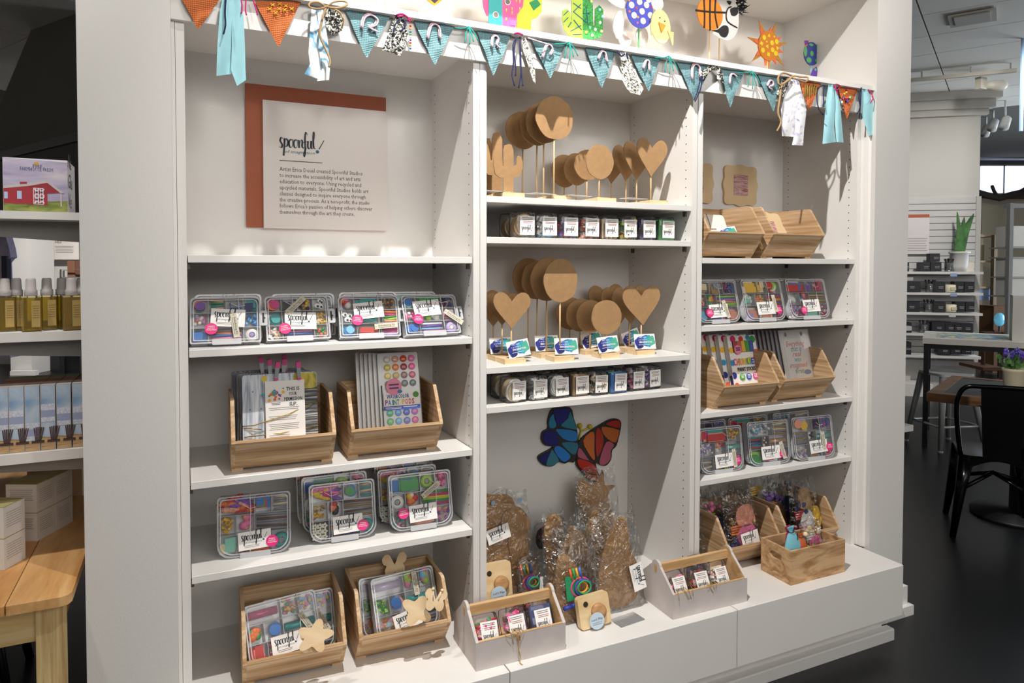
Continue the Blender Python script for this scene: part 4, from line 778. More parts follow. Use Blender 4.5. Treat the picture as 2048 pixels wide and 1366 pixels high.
G().tube([f(*c6(a,b))[:1]+(-.003,)+f(*c6(a,b))[1:] for a,b in smooth(((520,60),(490,75),(475,130),(490,190),(570,240)),4)],.003).build('mouth_line',M('#191919'),t)
g=G()
for k in range(60):
    a,b=600+rnd.uniform(-40,25),40+rnd.uniform(-60,70); p=f(*c6(a,b)); q=f(*c6(a+rnd.uniform(10,55),b+rnd.uniform(-50,40))); g.tube([(p[0],.0,p[1]),(q[0],rnd.uniform(-.015,.01),q[1])],[.004,.0004],4)
stuff(g.build('feather_mane',M('#141416',.7),t)); x0=f(*c6(422,345))[0]; G().tube([(x0,0,0),(x0,0,f(*c6(422,330))[1])],.003,8).build('stick',STK,t)
t,f=fig('sun_figure','painted cardboard sun with orange rays and yellow shapes',1536,140)
cx_,cz_=f(1536.3,92.5)
for k in range(7): a=6.2832*k/7+.25; r1=.118; G().prism([(cx_+.05*math.cos(a-.27),cz_+.05*math.sin(a-.27)),(cx_+r1*math.cos(a),max(.001,cz_+r1*math.sin(a))),(cx_+.05*math.cos(a+.27),cz_+.05*math.sin(a+.27))],.0,.004).build('long_ray',M('#b87a24',.7),t)
for k in range(8): a=6.2832*k/8+.6; r1=.088; G().prism([(cx_+.05*math.cos(a-.32),cz_+.05*math.sin(a-.32)),(cx_+r1*math.cos(a),cz_+r1*math.sin(a)),(cx_+.05*math.cos(a+.32),cz_+.05*math.sin(a+.32))],-.002,.002).build('short_ray',M('#e0693c',.7),t)
G().prism(ell(cx_,cz_,.06,.063,32),-.006,.001).build('face_disc',M('#cf7a22',.7),t)
g=G().mat('#e8c81e')
for a,b,k in ((793,325,0),(835,310,3),(770,375,4),(820,400,3),(860,370,0),(900,360,0),(905,415,3),(865,430,0),(782,433,0),(830,468,4),(880,318,4),(815,360,4),(893,460,0)):
    x,zz=f(*c6(a,b)); r=.011 if k!=4 or a in(770,830) else .006; g.prism([(x+r*math.cos(6.283*j/(k or 14)+a),zz+r*math.sin(6.283*j/(k or 14)+a)) for j in range(k or 14)],-.008,-.006)
g.build('yellow_shapes',None,t); G().tube([(cx_-.004,0,0),(cx_-.004,0,cz_-.05)],.003).build('stick',STK,t)
t,f=fig('earth_figure','small painted planet disc on a light blue stick with a purple rocket',1622,150)
x0,zz0=f(*c6(1206,460)); G().prism(ell(x0,zz0,.046,.052,28),-.003,.002).build('planet_disc',M('#2f3a86',.6),t)
for a,b,w_,h_ in ((1150,440,.010,.024),(1205,460,.011,.012),(1260,410,.012,.022),(1180,515,.016,.012),(1245,520,.009,.008),(1200,385,.014,.006)): x,zz=f(*c6(a,b)); G().prism(ell(x,zz,w_,h_,12),-.005,-.003).build('land_patch',M('#4f9a5c',.7),t)
for P_,c in (([(1140,350),(1165,348),(1178,375),(1145,390)],'#6a2f8a'),([(1180,346),(1165,375),(1140,400),(1160,395)],'#e8632a'),([(1245,455),(1275,430),(1262,470)],'#e8632a')): plate(t,f,[c6(*q) for q in P_],c,'paper_scrap',-.007,-.004)
G().tube([(x0,0,0),(x0,0,zz0-.045)],.003).build('stick',M('#8fc8d8'),t)
plate(t,f,[c6(*q) for q in ((1185,655),(1195,620),(1210,590),(1235,575),(1240,610),(1235,655))],'#5a2f96','rocket',-.012,-.008); x,zz=f(*c6(1222,602)); G().prism(ell(x,max(zz,.008),.006,.006,12),-.014,-.012).build('rocket_window',M('#4fae7a'),t)
t,f=fig('diamond_figure','yellow and black diamond lollipop on a purple stick above the sign',869,20)
plate(t,f,[(848,-30),(869,-50),(890,-30),(885,0),(869,12),(853,0)],'#e8b02a','diamond'); plate(t,f,[(858,-20),(880,-20),(877,0),(869,7),(861,0)],'#3a2f4a','diamond_centre',-.004,-.002); x0=f(869,12)[0]; G().tube([(x0,0,0),(x0,0,f(869,5)[1])],.002).build('stick',M('#c8b8d8'),t)
for u,cl,l in ((754,'#c0a8d8','thin lilac stick of a figure above the frame, on the ledge'),(771,'#e8b0a8','thin pink stick of a figure above the frame, on the ledge')):
    p=py(u,12,FY); o=G().at(Matrix.Translation((p.x,FY,LZ))).tube([(0,0,0),(.0005,0,.08),(0,.001,.16)],.0028,8).mat(cl).ball((0,0,.17),.018,12,(1,.3,1)).build('lollipop_stick',None); tag(o,l,'stick')
# ================================================================ what stands in the wooden bins
def streak(a,b,c,sc=(6,1,40),th=.5,rot=0):
    k=('st',a,b,c,sc,th,rot)
    if k in MC: return MC[k]
    m,n,l,s=nodes('brushed_paint'); s.inputs['Roughness'].default_value=.6
    t=n.new('ShaderNodeTexCoord'); mp=n.new('ShaderNodeMapping'); mp.inputs['Scale'].default_value=sc; mp.inputs['Rotation'].default_value=(0,rot,0); x=n.new('ShaderNodeTexNoise'); x.inputs['Scale'].default_value=3; x.inputs['Detail'].default_value=6; x.inputs['Distortion'].default_value=.6
    r=n.new('ShaderNodeValToRGB'); e=r.color_ramp.elements; e[0].position=th-.16; e[1].position=th+.16; e[0].color=lin(a); e[1].color=lin(c); q=e.new(th); q.color=lin(b)
    l.new(t.outputs['Object'],mp.inputs[0]); l.new(mp.outputs[0],x.inputs[0]); l.new(x.outputs['Fac'],r.inputs[0]); l.new(r.outputs[0],s.inputs[0]); MC[k]=m; return m
# painted prints with clips
gp='painted prints in the clipped stack'; ab=(.135,.062,.9285)
PM=[streak('#8f9aa6','#c8d0dc','#e6e8ea',(40,1,3)),streak('#3a3d44','#5f6570','#8a90a0',(30,1,4)),streak('#4a4440','#7a7068','#a09a90',(30,1,4)),streak('#2f3238','#525a68','#7a8494',(30,1,4)),streak('#50505a','#6a6a78','#8f93a0',(30,1,4))]
for i in range(5):
    t=thing('painted_print','%s of the painted prints leaning in the bin on the third shelf'%('foremost','second','third','fourth','rearmost')[i],'art print',(.138-.006*i,.066+.018*i,.9285),0,gp,(-R(7),0,-.02))
    G().prism(rrect(0,.207,0,.248+.004*(i==4),.008,3),0,.004).build('board',PM[i],t)
    if i==0:
        G().prism(rrect(.155,.207,.0,.205,.002),-.0012,-.0002).build('dark_streaks',streak('#1f2022','#5a5a5c','#c8c8c4',(2,1,60)),t)
        G().prism(rrect(.14,.205,.2,.246,.008),-.0014,-.0003).build('yellow_paint',streak('#8a8a3a','#c8b23a','#d8c860',(20,1,10)),t)
        for a,b,r in ((.035,.055,.007),(.03,.062,.004),(.06,.235,.008),(.02,.15,.002),(.05,.15,.002),(.028,.2,.002)): G().prism(ell(a,b,r,r*1.2,10),-.001,-.0002).build('paint_dab',M('#3f7f9a' if b<.23 else '#d8c23a'),t)
        g=G()
        for L in (((.0,-.002,.105),(.03,-.016,.106),(.12,-.018,.13),(.207,-.002,.16)),((.004,-.003,.1),(.05,-.006,.092)),((.004,-.002,.074),(.1,-.017,.078),(.207,-.002,.088))): g.tube(L,.0014,5)
        g.build('gold_cord',M('#b59a4a',.35,.7),t)
a=py(532,869,.06); b=py(611,862,.06); c=py(532,754,.085)
t=thing('permission_slip','white permission slip clipped to the painted prints','paper slip',(a.x,.056,.985),0,None,(-R(8),0,-.01)); w_=b.x-a.x; h_=.172
G().box(0,w_,0,.0006,0,h_).build('sheet',PAPER,t)
g=G().mat(INK)
for i,(s,f_) in enumerate((('THIS IS',.34),('YOUR',.2),('PERMISSION',.46),('SLIP.',.2))): g.text(s,.0145,w_*(.7-f_/2),h_*.83-.0145*i,-.0006,wid=w_*f_,bold=.0003)
lines(g,w_*.08,w_*.85,h_*.55,2,.005,-.0006); lines(g,w_*.08,w_*.8,h_*.41,3,.005,-.0006); lines(g,w_*.08,w_*.85,h_*.28,4,.005,-.0006); lines(g,w_*.08,w_*.6,h_*.1,2,.005,-.0006); lines(g,w_*.15,w_*.38,h_*.63,2,.004,-.0006,INK)
g.build('lettering',None,t)
g=G()
for i in range(26): an=rnd.uniform(0,6.28); rr=abs(rnd.gauss(0,.013)); g.mat(('#e8632a','#f0b23a','#7a3a9a','#3a9ab8','#d83a6a','#5aa04a')[i%6]).disc(w_*.26+rr*math.cos(an),h_*.79+rr*.8*math.sin(an),rnd.uniform(.002,.0055),-.0007-.00002*i,8)
g.build('paint_splash',None,t)
def clip(x,y,z,rot,l):
    t=thing('clip',l,'clip',(x,y,z),0,'pink tipped clips on the prints',(0,rot,0)); MT=M('#b8bcc0',.25,.9)
    G().prism([(-.0045,-.012),(.0045,-.012),(.006,.02),(-.006,.02)],-.005,.006).build('body',MT,t)
    G().prism(rrect(-.0065,.0065,.018,.036,.003,3),-.007,.007).build('grip',M('#d8498c',.45),t); G().prism(rrect(-.0055,.0055,-.018,-.011,.002,2),-.006,.002).build('tip',M('#d8498c',.45),t)
for i,(u,v,y,rt_,l) in enumerate(((553,748,.082,.12,'front clip above the paint splash on the slip'),(597.5,747,.08,-.05,'front clip at the right of the slip'),(524,738,.13,-.1,'leftmost pink clip behind the slip'),(540,743,.105,-.05,'second clip behind the slip'),(567,742,.115,.1,'third clip behind the slip'),(571,733,.145,-.1,'rearmost pink clip behind the slip'))): p=py(u,v,y); clip(p.x,y,p.z,rt_,l)
# paint sets
PX0=py(761.6,854.7,.097).x-.001; gq='watercolor paint sets'; cols=[['#d8d2cc','#dca89c','#d8562e','#ee88b8'],['#cfc04a','#e8883a','#a8344a','#ee6aa0'],['#d8c848','#c8a048','#8a4a4a','#c83a5a'],['#7a6a5a','#6a6a5a','#5a5a58','#4a5a58'],['#4a7a7a','#4a8a88','#5a6a78','#7a8a8a'],['#2f9a96','#2f7aa8','#3a4ab8','#5a4a8a'],['#2fae80','#4a9ad8','#2f52c8','#c060c0'],['#6ac070','#7ab8e0','#7a78c8','#e060a0']]
for i in range(6):
    t=thing('paint_set','watercolor paint set in the bin, '+('the front one with its full label showing' if i==0 else '%s behind the front one'%('first','second','third','fourth','fifth')[i-1]),'paint set',(PX0-.011*i,.076+.0125*i,.9275),0,gq,(-R(14),0,-.03))
    w_,h_=.131,.292
    G().prism(rrect(0,w_,0,h_,.006,3),0,.011).build('tray',M('#d8d5d2',.4),t)
    if i==0:
        for r_ in range(8):
            for c_ in range(4):
                x=.03+c_*.0265; zz=h_-.02-r_*.0262-(.012 if r_>3 else 0)
                o=G().lathe([(.0112,-.001),(.0108,-.003),(.006,-.0042),(0.0001,-.0045)],16,(x,0,zz),cap=False,axis='y').build('paint_pan',M(cols[r_][c_],.15),t)
        lb=G().prism(rrect(.012,w_-.004,.112,.166,.003),-.006,-.005).build('label',PAPER,t)
        g=G().mat('#2a5a9a').text('WATERCOLOR',.0175,.022,.148,-.0065,wid=.072,bold=.0006)
        x=.015
        for ch,cc,ww in zip('PAINT PODS',('#7a3a8a','#2f5fb0','#3a8ac8','#2f9a5a','#2f8a4a','','#f0b83a','#e8632a','#d83a3a','#b82a3a'),(1,1.05,.5,1.05,.9,.5,1,1.05,1,.9)):
            if ch!=' ': g.mat(cc).text(ch,.0225,x,.128,-.0065,wid=.0085*ww,bold=.0006)
            x+=.0106*ww if ch!=' ' else .006
        g.mat('#2f52b0').prism(rrect(.012,w_-.004,.112,.124,.001),-.0068,-.0062); lines(g,.016,.068,.119,2,.0035,-.0072,PAPER,.0016); lines(g,.072,.118,.118,1,.003,-.0072,PAPER,.003)
        g.mat('#4a8a2a').prism(ell(.115,.156,.0095,.0095,16),-.0075,-.0066).mat('#e88aa8').prism(ell(.046,.184,.025,.026,24),-.0075,-.0066).mat('#2f7a9a').prism(ell(.064,.168,.008,.006,12),-.0085,-.0076)
        lines(g,.03,.062,.188,2,.011,-.008,M('#4a2a5a'),.005); g.build('lettering',None,lb)
        G().tube([(.008,-.004,.02),(.008,-.004,.12)],.002).mat('#3a3a3a').tube([(.008,-.004,.12),(.008,-.004,.19)],.0016).build('brush',M('#d8a868'),t)
    G().prism(rrect(-.001,w_+.001,-.001,h_+.001,.006,3),-.0045 if i==0 else -.002,.012).build('clear_cover',clear('#ffffff',.005,.05,.005),t)
# chunky paint stick boxes
CX0=py(1466.5,771.7,.085).x; gr='boxes of paint sticks'
for i in range(4):
    t=thing('paint_stick_box','dotted box of paint sticks in its bin, '+('front one with rainbow lettering' if i==0 else '%s behind the front one'%('first','second','third')[i-1]),'paint stick box',(CX0-.022*i,.062+.027*i,.9595),0,gr,(-R(14),0,.02))
    w_,h_=.149,.258
    G().box(0,w_,0,.022,0,h_).build('carton',M('#f0eeea',.5),t)
    for k,(a,b,r,c) in enumerate(((.028,.245,.014,'#d82a6a'),(.012,.2,.012,'#f0c030'),(.132,.24,.015,'#3f9a3a'),(.108,.248,.011,'#2f8ab0'),(.008,.15,.012,'#2f9ad0'),(.1,.158,.012,'#f0d030'),(.135,.165,.013,'#e85a2a'),(.006,.1,.013,'#2a2f8a'),(.14,.19,.01,'#e85a2a'),(.012,.06,.011,'#e85a2a'),(.03,.03,.014,'#e8c83a'),(.135,.06,.011,'#3f9ad0'),(.07,.244,.011,'#d83a3a'))):
        P=[(min(w_,max(0,x)),min(h_,max(0,zz))) for x,zz in ell(a,b,r,r,18)]; G().prism(P,-.0012-.0001*k,-.0001).build('dot',M(c,.5),t)
    G().box(-.0006,.0,.004,.018,.05,.1).build('side_print',M('#2a2a5a'),t)
    if i==0:
        wn=G().box(.02,.13,-.003,-.0022,.19,.236).build('window',M('#2a2420',.4),t)
        for k,c in enumerate(('#a84a4a','#c8625a','#e0b048','#4a9a4a','#4a5ab0')): G().box(.022+k*.0214,.0415+k*.0214,-.0045,-.003,.191,.235).build('paint_stick',M(c,.4),wn)
        g=G(); x=.012
        for ch,cc in zip('CHUNKiES',('#e8487a','#e8702a','#f0a830','#f0c830','#4aa84a','#2fa8b8','#2f5fc8','#4a3a9a')):
            wd=.0145 if ch!='i' else .005; g.mat(cc).text(ch,.036,x,.14,-.0035,wid=wd*.92,bold=.0012); x+=wd+.0025
        g.mat('#1f1f2a').text('PAINT STICKS',.021,.027,.115,-.0035,wid=.094,bold=.0007)
        for a,c in ((.045,'#4aa83a'),(.08,'#2f5fc0'),(.115,'#e04a9a')): bd=G().prism(ell(a,.092,.0135,.0135,18),-.004,-.003).build('badge',M(c),t); lines(G(),a-.008,a+.008,.098,3,.0055,-.0045,PAPER,.003).build('lettering',None,bd)
        g.mat('#e88aa8').prism(ell(.042,.2,.019,.019,20),-.0065,-.005); lines(g,.03,.054,.205,2,.008,-.0072,M('#4a2a5a'),.0045)
        g.build('lettering',None,t)
# hand lettered prints
LX0=py(1572,761,.09).x; gs='hand lettered prints in the right bookcase bin'
for i in range(8):
    t=thing('lettered_print','hand lettered print with coral and teal words, front of its stack' if i==0 else 'print number %s behind the hand lettered one'%('one','two','three','four','five','six','seven')[i-1],'art print',(LX0-.012*i,.072+.0115*i,.9595),0,gs,(-R(14),0,0))
    w_,h_=.168,.268
    G().box(0,w_,0,.004,0,h_).build('board',M('#e2dcd8' if i<1 else '#8f8a90',.6),t)
    if i==0:
        G().box(.02,.148,-.001,-.0002,.03,.232).build('paper',M('#efe6e0',.7),t)
        g=G()
        for s,zz,c,wd in (('Everything',.2,'#d8746a',.104),('that is',.178,'#4a9a8a',.062),('real',.156,'#d8746a',.05),('was',.134,'#6ab0b8',.038),('imagined',.11,'#e08a80',.1),('first',.085,'#5aa88a',.05)): g.mat(M(c)).text(s,.03,.08-wd/2,zz,-.0016,shear=.25,wid=wd,bold=.0003)
        g.mat('#3a6ab0').prism(ell(.125,.088,.02,.01,14),-.0025,-.0014); g.build('lettering',None,t)
        for a in (.035,.125): G().prism(ell(a,.25,.006,.009,12),-.003,-.0002).build('brad',M('#8a7a5a',.4,.5),t)
        G().box(-.002,w_+.002,-.0035,-.003,-.002,h_+.002).build('sleeve',clear('#ffffff',.07,.05,.05),t)
# scalloped frames
FR=M('#d9bd93',.7,var=.05,scale=8); MAR=streak('#a8483c','#d8b4b0','#5f4a66',(5,1,70),.5,.6)
def frame_outline(w,h):
    out=[]
    for k in range(64):
        a=6.28318*k/64; c,s=math.cos(a),math.sin(a); e=(abs(c)**5+abs(s)**5)**-.2; wv=1+.045*math.cos(8*a)*1
        out.append((w/2*c*e*wv,h/2*s*e*wv))
    return out
def framed(p,w,h,label_,rot=(0,0,0),clipx=None):
    t=thing('scalloped_frame',label_,'picture frame',p,0,'scalloped wooden frames',rot)
    P=frame_outline(w,h)
    if clipx is not None: P=[(max(x,clipx),zz) for x,zz in P]
    G().prism([(x,zz) for x,zz in P],-.007,.005).build('frame',FR,t)
    if clipx is None: G().box(-w*.21,w*.21,-.0085,-.0068,-h*.25,h*.26).build('marbled_art',MAR,t)
    return t
a=py(1444.7,325,.395); b=py(1515.4,416,.395); framed(((a.x+b.x)/2,.3985,(a.z+b.z)/2),(b.x-a.x)*.93,(a.z-b.z)*.93,'scalloped wooden frame with marbled art on the back panel')
framed((b.x-.36,.3985,(a.z+b.z)/2+.0),(b.x-a.x)*.93,(a.z-b.z)*.93,'scalloped frame mostly hidden behind the middle divider edge',clipx=None)
framed((2.13,.085,SH['R1']+.108),.165,.175,'scalloped wooden frame with marbled art standing in a bin',(-R(26),0,.02))
t=thing('lettered_print','white print tied with string, standing in the upper right bin','art print',(1.765,.06,SH['R1']+.02),0,None,(-R(26),0,.0))
G().prism(rrect(0,.165,0,.17,.012,3),0,.006).build('board',M('#eee4d8',.6),t); G().tube([(.08,-.002,.172),(.082,-.002,.11)],.001).tube([(.02,-.002,.103),(.14,-.002,.106)],.0012).build('string',M('#8a6a58'),t)
G().mat('#4a9aa8').text('create',.035,.012,.068,-.001,shear=.25,wid=.08).build('lettering',None,t)
pcard((1.895,.05,SH['R1']+.07),0,-.12,-R(24),'promo card in the upper right bin, on the tied white print')
# ================================================================ white caddies with packs
WASH=M('#c9c0bc',.7,var=.06,scale=14,bump=.15); RAW=wood('#d6b283','#b98f5c',(2,14,22),.6,2)
def caddy(x0,x1,y0,z,label_):
    w=x1-x0; t=thing('tool_caddy',label_,'caddy',(x0,y0,z),-.02,'white caddies of small packs'); dp=.195; h=.084
    end=[(0,0),(dp,0),(dp,h)]+[(dp/2+.024*math.cos(R(a)),.143+.022*math.sin(R(a))) for a in range(10,171,20)]+[(0,h)]
    for a,b in ((0,.009),(w-.009,w)):
        o=G().prism(end,a,b,'x').build('end_panel',WASH,t); G().prism([(x,zz) for x,zz in [(q[0]*.97+dp*.015,q[1]*.985) for q in end]],a+.0092 if a==0 else a-.0005,a+.0097 if a==0 else a,'x').build('inner_face',RAW,o)
    for a,b,nm in ((0,.008,'front_board'),(dp-.008,dp,'back_board')):
        o=G().box(.009,w-.009,a,b,.0,h).build(nm,WASH,t); G().box(.009,w-.009,a-.0003,b+.0003,h,h+.0012).build('raw_edge',RAW,o)
    G().box(.009,w-.009,.008,dp-.008,.002,.01).build('bottom_board',RAW,t); G().box(-.001,w+.001,dp/2-.007,dp/2+.007,.122,.15).build('handle_bar',RAW,t)
    return t
caddy(.743,1.037,-.188,ZB,'white washed caddy with a wooden handle at the left, blue pack inside'); caddy(1.447,1.764,-.19,ZB,'white washed caddy with a wooden handle at the right, dark red packs inside')
gk='packs in the white caddies'
for X,c,k,l in ((.8,'kgrm','shard','pink and green pieces in the left caddy'),(.893,'kmdk','shard','pink pieces in the left caddy'),(.982,'nbn','felt','royal blue felt in the left caddy'),(1.51,'djdk','p','brown pompoms in the right caddy'),(1.605,'drd','shard','dark red pieces in the right caddy'),(1.695,'wcaj','shard','pale grey pieces in the right caddy')):
    pack((X,-.163,ZB+.043),.083,.096,.04,rnd.uniform(-.06,.06),k,c,'clear craft pack of '+l,gk,tilt=R(28))
for X,l in ((.845,'left'),(1.56,'right')):
    for s in (0,):
        o=pack((X+.1,-.085,ZB+.013),.085,.115,.05,.1,'shard','pzna' if l=='right' else 'dhrd','clear craft pack of dark beads behind the others in the %s caddy'%l,gk)
g=G(); rr=random.Random(5)
for X0 in (.86,1.56):
    for k in range(9):
        x=X0+rr.uniform(-.09,.09) if X0>1 else X0+rr.uniform(-.02,.03); L=rr.uniform(.004,.03); g.tube([(x,-.17,ZB+.09),(x+rr.uniform(-.01,.01),-.194,ZB+.088),(x+rr.uniform(-.012,.012),-.197,ZB+.088-L)],.0011,4)
tag(stuff(g.build('raffia',M('#b9975a',.8))),'crinkled straw raffia hanging over the fronts of the white caddies','raffia')
G_=G().tube(smooth([(.874,-.196,ZB+.085),(.876,-.199,ZB+.06),(.874,-.2,ZB+.04),(.88,-.2,ZB+.02),(.876,-.205,ZB+.004),(.88,-.215,ZB+.001)],4),.0016,5).build('raffia_strand',M('#b98f4a',.8)); tag(G_,'single raffia strand trailing down the left caddy front','raffia')
# ================================================================ slotted crate
CR=wood('#d0ab80','#9a7048',(2.5,9,14),.6,6); x0,x1,y0,y1=1.997,2.277,-.172,-.022; h=.127
t=thing('slotted_crate','open wooden crate with an oblong hand slot, on the right drawer base','crate',(x0,y0,ZB),-.01); w=x1-x0; dp=y1-y0
G().box(0,w,0,.009,0,h).build('front_board',CR,t); G().box(0,w,dp-.009,dp,0,h).build('back_board',CR,t); G().box(.009,w-.009,.009,dp-.009,.0,.008).build('bottom_board',CR,t)
arc=lambda up_:[(.045+.013-.013*math.cos(R(a)),.085+(.013 if up_ else -.013)*math.sin(R(a))) for a in range(0,91,15)]+[(.105-.013+.013*math.sin(R(a)),.085+(.013 if up_ else -.013)*math.cos(R(a))) for a in range(0,91,15)]
for a,b in ((0,.009),(w-.009,w)):
    G().prism([(.009,.085)]+arc(True)+[(dp-.009,.085),(dp-.009,h),(.009,h)],a,b,'x').prism([(.009,.085)]+arc(False)+[(dp-.009,.085),(dp-.009,0),(.009,0)],a,b,'x').build('end_board',CR,t)
def pouch(p,w,h,col,label_,rz=0,tilt=0):
    g=G(); n=12; vs=[]; prof=[(.55,0),(.95,.06),(1,.3),(.85,.62),(.45,.84),(.2,.9),(.42,1)]
    for k,zz in prof:
        for j in range(n): a=6.28318*j/n; wv=1+.08*math.sin(3*a+zz*7); vs.append((w/2*k*math.cos(a)*wv,w*.2*k*math.sin(a)*wv,h*zz))
    g.smooth=True; g.add(vs,[(i*n+j,i*n+(j+1)%n,(i+1)*n+(j+1)%n,(i+1)*n+j) for i in range(len(prof)-1) for j in range(n)]+[tuple(range(n-1,-1,-1))])
    t=thing('drawstring_pouch',label_,'pouch',p,0,'drawstring pouches in the crate',(tilt,R(rz),0)); g.build('cloth',M(col,.8,var=.06,scale=40),t)
    G().lathe([(w*.11,h*.885),(w*.13,h*.895),(w*.11,h*.905)],10,cap=False).tube([(w*.1,0,h*.9),(w*.25,-.01,h*.86),(w*.2,-.012,h*.7)],.0015,5).build('drawstring',M('#1f2a4a'),t)
pouch((2.06,-.13,ZB+.03),.085,.175,'#7fc0d2','light blue drawstring pouch leaning in the crate',-10,.05); pouch((2.105,-.1,ZB+.03),.07,.165,'#b8324a','crimson drawstring pouch behind the light blue one',-18); pouch((2.12,-.12,ZB+.03),.06,.13,'#c8602f','orange drawstring pouch beside the crimson one',-8)
# ================================================================ cellophane bags
def cello(t,w,h,dp,seed,y=0,a=.8,nm='cellophane_bag',top=.75):
    r=random.Random(seed); g=G(); nx,nz=9,11; vs=[]
    for side in (-1,1):
        for k in range(nz+1):
            for j in range(nx+1):
                u,v=j/nx,k/nz; b=max(0,(1-(2*u-1)**4))*max(0,1-max(0,(v-top)/(1-top)))*(.4+.6*min(1,v*5)); ws=1-.1*v*(v>top)
                vs.append((w*(u-.5)*ws+r.uniform(-.003,.003),y+side*dp/2*b+r.uniform(-.0035,.0035),h*v+r.uniform(-.004,.004)*(v>0)+(.012*math.sin(u*9+seed) if k==nz else 0)))
    m=(nx+1)*(nz+1); F=[]
    for s in (0,1): F+=[(s*m+k*(nx+1)+j,s*m+k*(nx+1)+j+1,s*m+(k+1)*(nx+1)+j+1,s*m+(k+1)*(nx+1)+j) for k in range(nz) for j in range(nx)]
    g.smooth=True; return g.add(vs,F).build(nm,bag('#fbfbfa',a),t)
KR=M('#b58e62',.85,var=.07,scale=50); gbag='bagged cardboard shapes at the bottom of the middle bookcase'
def bagged(name,label_,X,y,w,h,dp,shapes,seed,yaw_=0,tilt=R(10),z=ZB,cat='bagged craft',group=gbag):
    t=thing(name,label_,cat,(X,y,z+.001),0,group,(-tilt,0,yaw_))
    for nm,P,yy,col in shapes:
        G().prism(smooth(P,3,True),yy-.002,yy+.002).build(nm,KR if col is None else M(col,.6),t)
    cello(t,w,h,dp,seed); return t
t=bagged('bagged_shape','bagged cardboard figure with a round head piece, left end of the base',1.005,.19,.24,.37,.045,[('cardboard_figure',[(-.115,.02),(.07,.02),(.075,.2),(.05,.34),(-.03,.36),(-.115,.37)],0,None),('cardboard_round',[(.1,.2),(.108,.255),(.075,.305),(.02,.3),(-.005,.25),(.02,.2),(.04,.05),(.09,.05)],-.008,None)],3,.0,R(8))
card(t,-.018,.205,-.03,R(-12)); G().prism(ell(-.03,.335,.008,.008,14),-.014,-.012).prism(ell(.075,.33,.008,.008,14),-.014,-.012).build('blue_dot',M('#8fb0d0'),t)
bagged('bagged_shape','bagged bowling pin cardboard piece beside the left caddy handle',1.19,.13,.1,.29,.035,[('cardboard_piece',[(-.035,.0),(.03,.0),(.025,.08),(.042,.15),(.045,.22),(.02,.275),(-.025,.27),(-.042,.2),(-.035,.1)],0,None)],5)
bagged('bagged_shape','small bag of coloured craft bits at the back of the base',1.25,.3,.15,.2,.05,[('craft_bits',[(-.05,.1),(.05,.1),(.06,.16),(0,.18),(-.055,.165)],0,'#3a2f3a')],7,tilt=R(4))
t=bpy.data.objects['craft_bits'].parent; g=G(); rr=random.Random(9)
for k in range(24): g.mat(PAL['rogbmtwy'[k%8]]).tube([(rr.uniform(-.055,.05),-.012,rr.uniform(.11,.19)),(rr.uniform(-.055,.05),-.014,rr.uniform(.11,.19))],.0035,5)
g.build('coloured_sticks',None,t)
bagged('bagged_shape','bagged star headed cardboard shape at the back of the base',1.45,.27,.2,.38,.05,[('cardboard_shape',[(-.06,.18),(-.085,.3),(-.06,.345),(-.01,.315),(.035,.365),(.04,.31),(.09,.3),(.05,.26),(.09,.1),(.0,.05)],0,None)],11,tilt=R(6)); 
bagged('bagged_shape','bagged cardboard wings in front of the star headed shape',1.36,.12,.17,.3,.045,[('cardboard_wing',[(-.075,.05),(-.06,.18),(-.02,.265),(.015,.25),(.02,.05)],0,None),('cardboard_wing',[(.02,.05),(.025,.22),(.06,.26),(.08,.2),(.07,.06)],-.006,None)],13,tilt=R(8))
bagged('bagged_shape','bagged cardboard wing piece behind the front wooden camera',1.215,.02,.15,.3,.04,[('cardboard_wing',[(-.06,.02),(-.065,.15),(-.03,.25),(.0,.27),(.05,.2),(.06,.03)],0,None)],15)
t=bagged('bagged_shape','tall bag with a cardboard butterfly half and a sideways card, right of the wooden camera',1.325,-.06,.2,.33,.05,[('cardboard_butterfly',[(-.07,.03),(-.075,.12),(-.05,.2),(.005,.29),(.05,.3),(.06,.2),(.085,.13),(.06,.08),(.075,.04),(.03,.01)],0,None)],17,tilt=R(9)); card(t,.02,.1,-.027,R(80)).location.x=.04
t=bagged('bagged_shape','front bag of coloured strings and bands with cardboard, on the drawer base edge',1.16,-.06,.16,.3,.05,[('cardboard_piece',[(-.06,.01),(-.065,.17),(-.03,.22),(.03,.14),(.05,.02)],.004,None)],19,tilt=R(12))
def bands(parent,cx,cz,y,s):
    for k,(c,rx,rz) in enumerate((('#d8447a',.036,.03),('#e8a02f',.02,.016),('#3a4ab0',.03,.024),('#2f9a5a',.024,.02))): G().tube([(cx+s*rx*math.cos(a)+.003*k,y-.003*k,cz+s*rz*math.sin(a)) for a in [6.28318*i/20 for i in range(21)]],.0032,6,False).build('rubber_band',M(c,.6),parent)
    for k,c in enumerate(('#e8632a','#3a9a4a','#e8b03a','#3a6ac8')): G().tube([(cx-.03+.012*k,y,cz+.028),(cx-.034+.012*k,y+.002,cz+.062)],.004,6).build('marker_piece',M(c,.5),parent)
bands(t,.005,.11,-.03,1)
G().box(-.05,.0,-.03,-.027,.075,.15).build('green_felt',M('#1f8a5a'),t); G().tube([(-.065,-.03,.055),(-.035,-.03,.058)],.007,10).mat('#2f3f9a').tube([(-.035,-.03,.058),(-.02,-.03,.06)],.007,10).build('glue_marker',M('#eeeeee'),t)
t=bagged('bagged_shape','small bag of coloured bands beside the left wooden camera toy',1.075,.12,.09,.16,.03,[('backing',[(-.035,.02),(.035,.02),(.035,.14),(-.035,.14)],.008,'#8a7a6a')],21,tilt=R(10)); bands(t,.0,.07,-.008,.8)
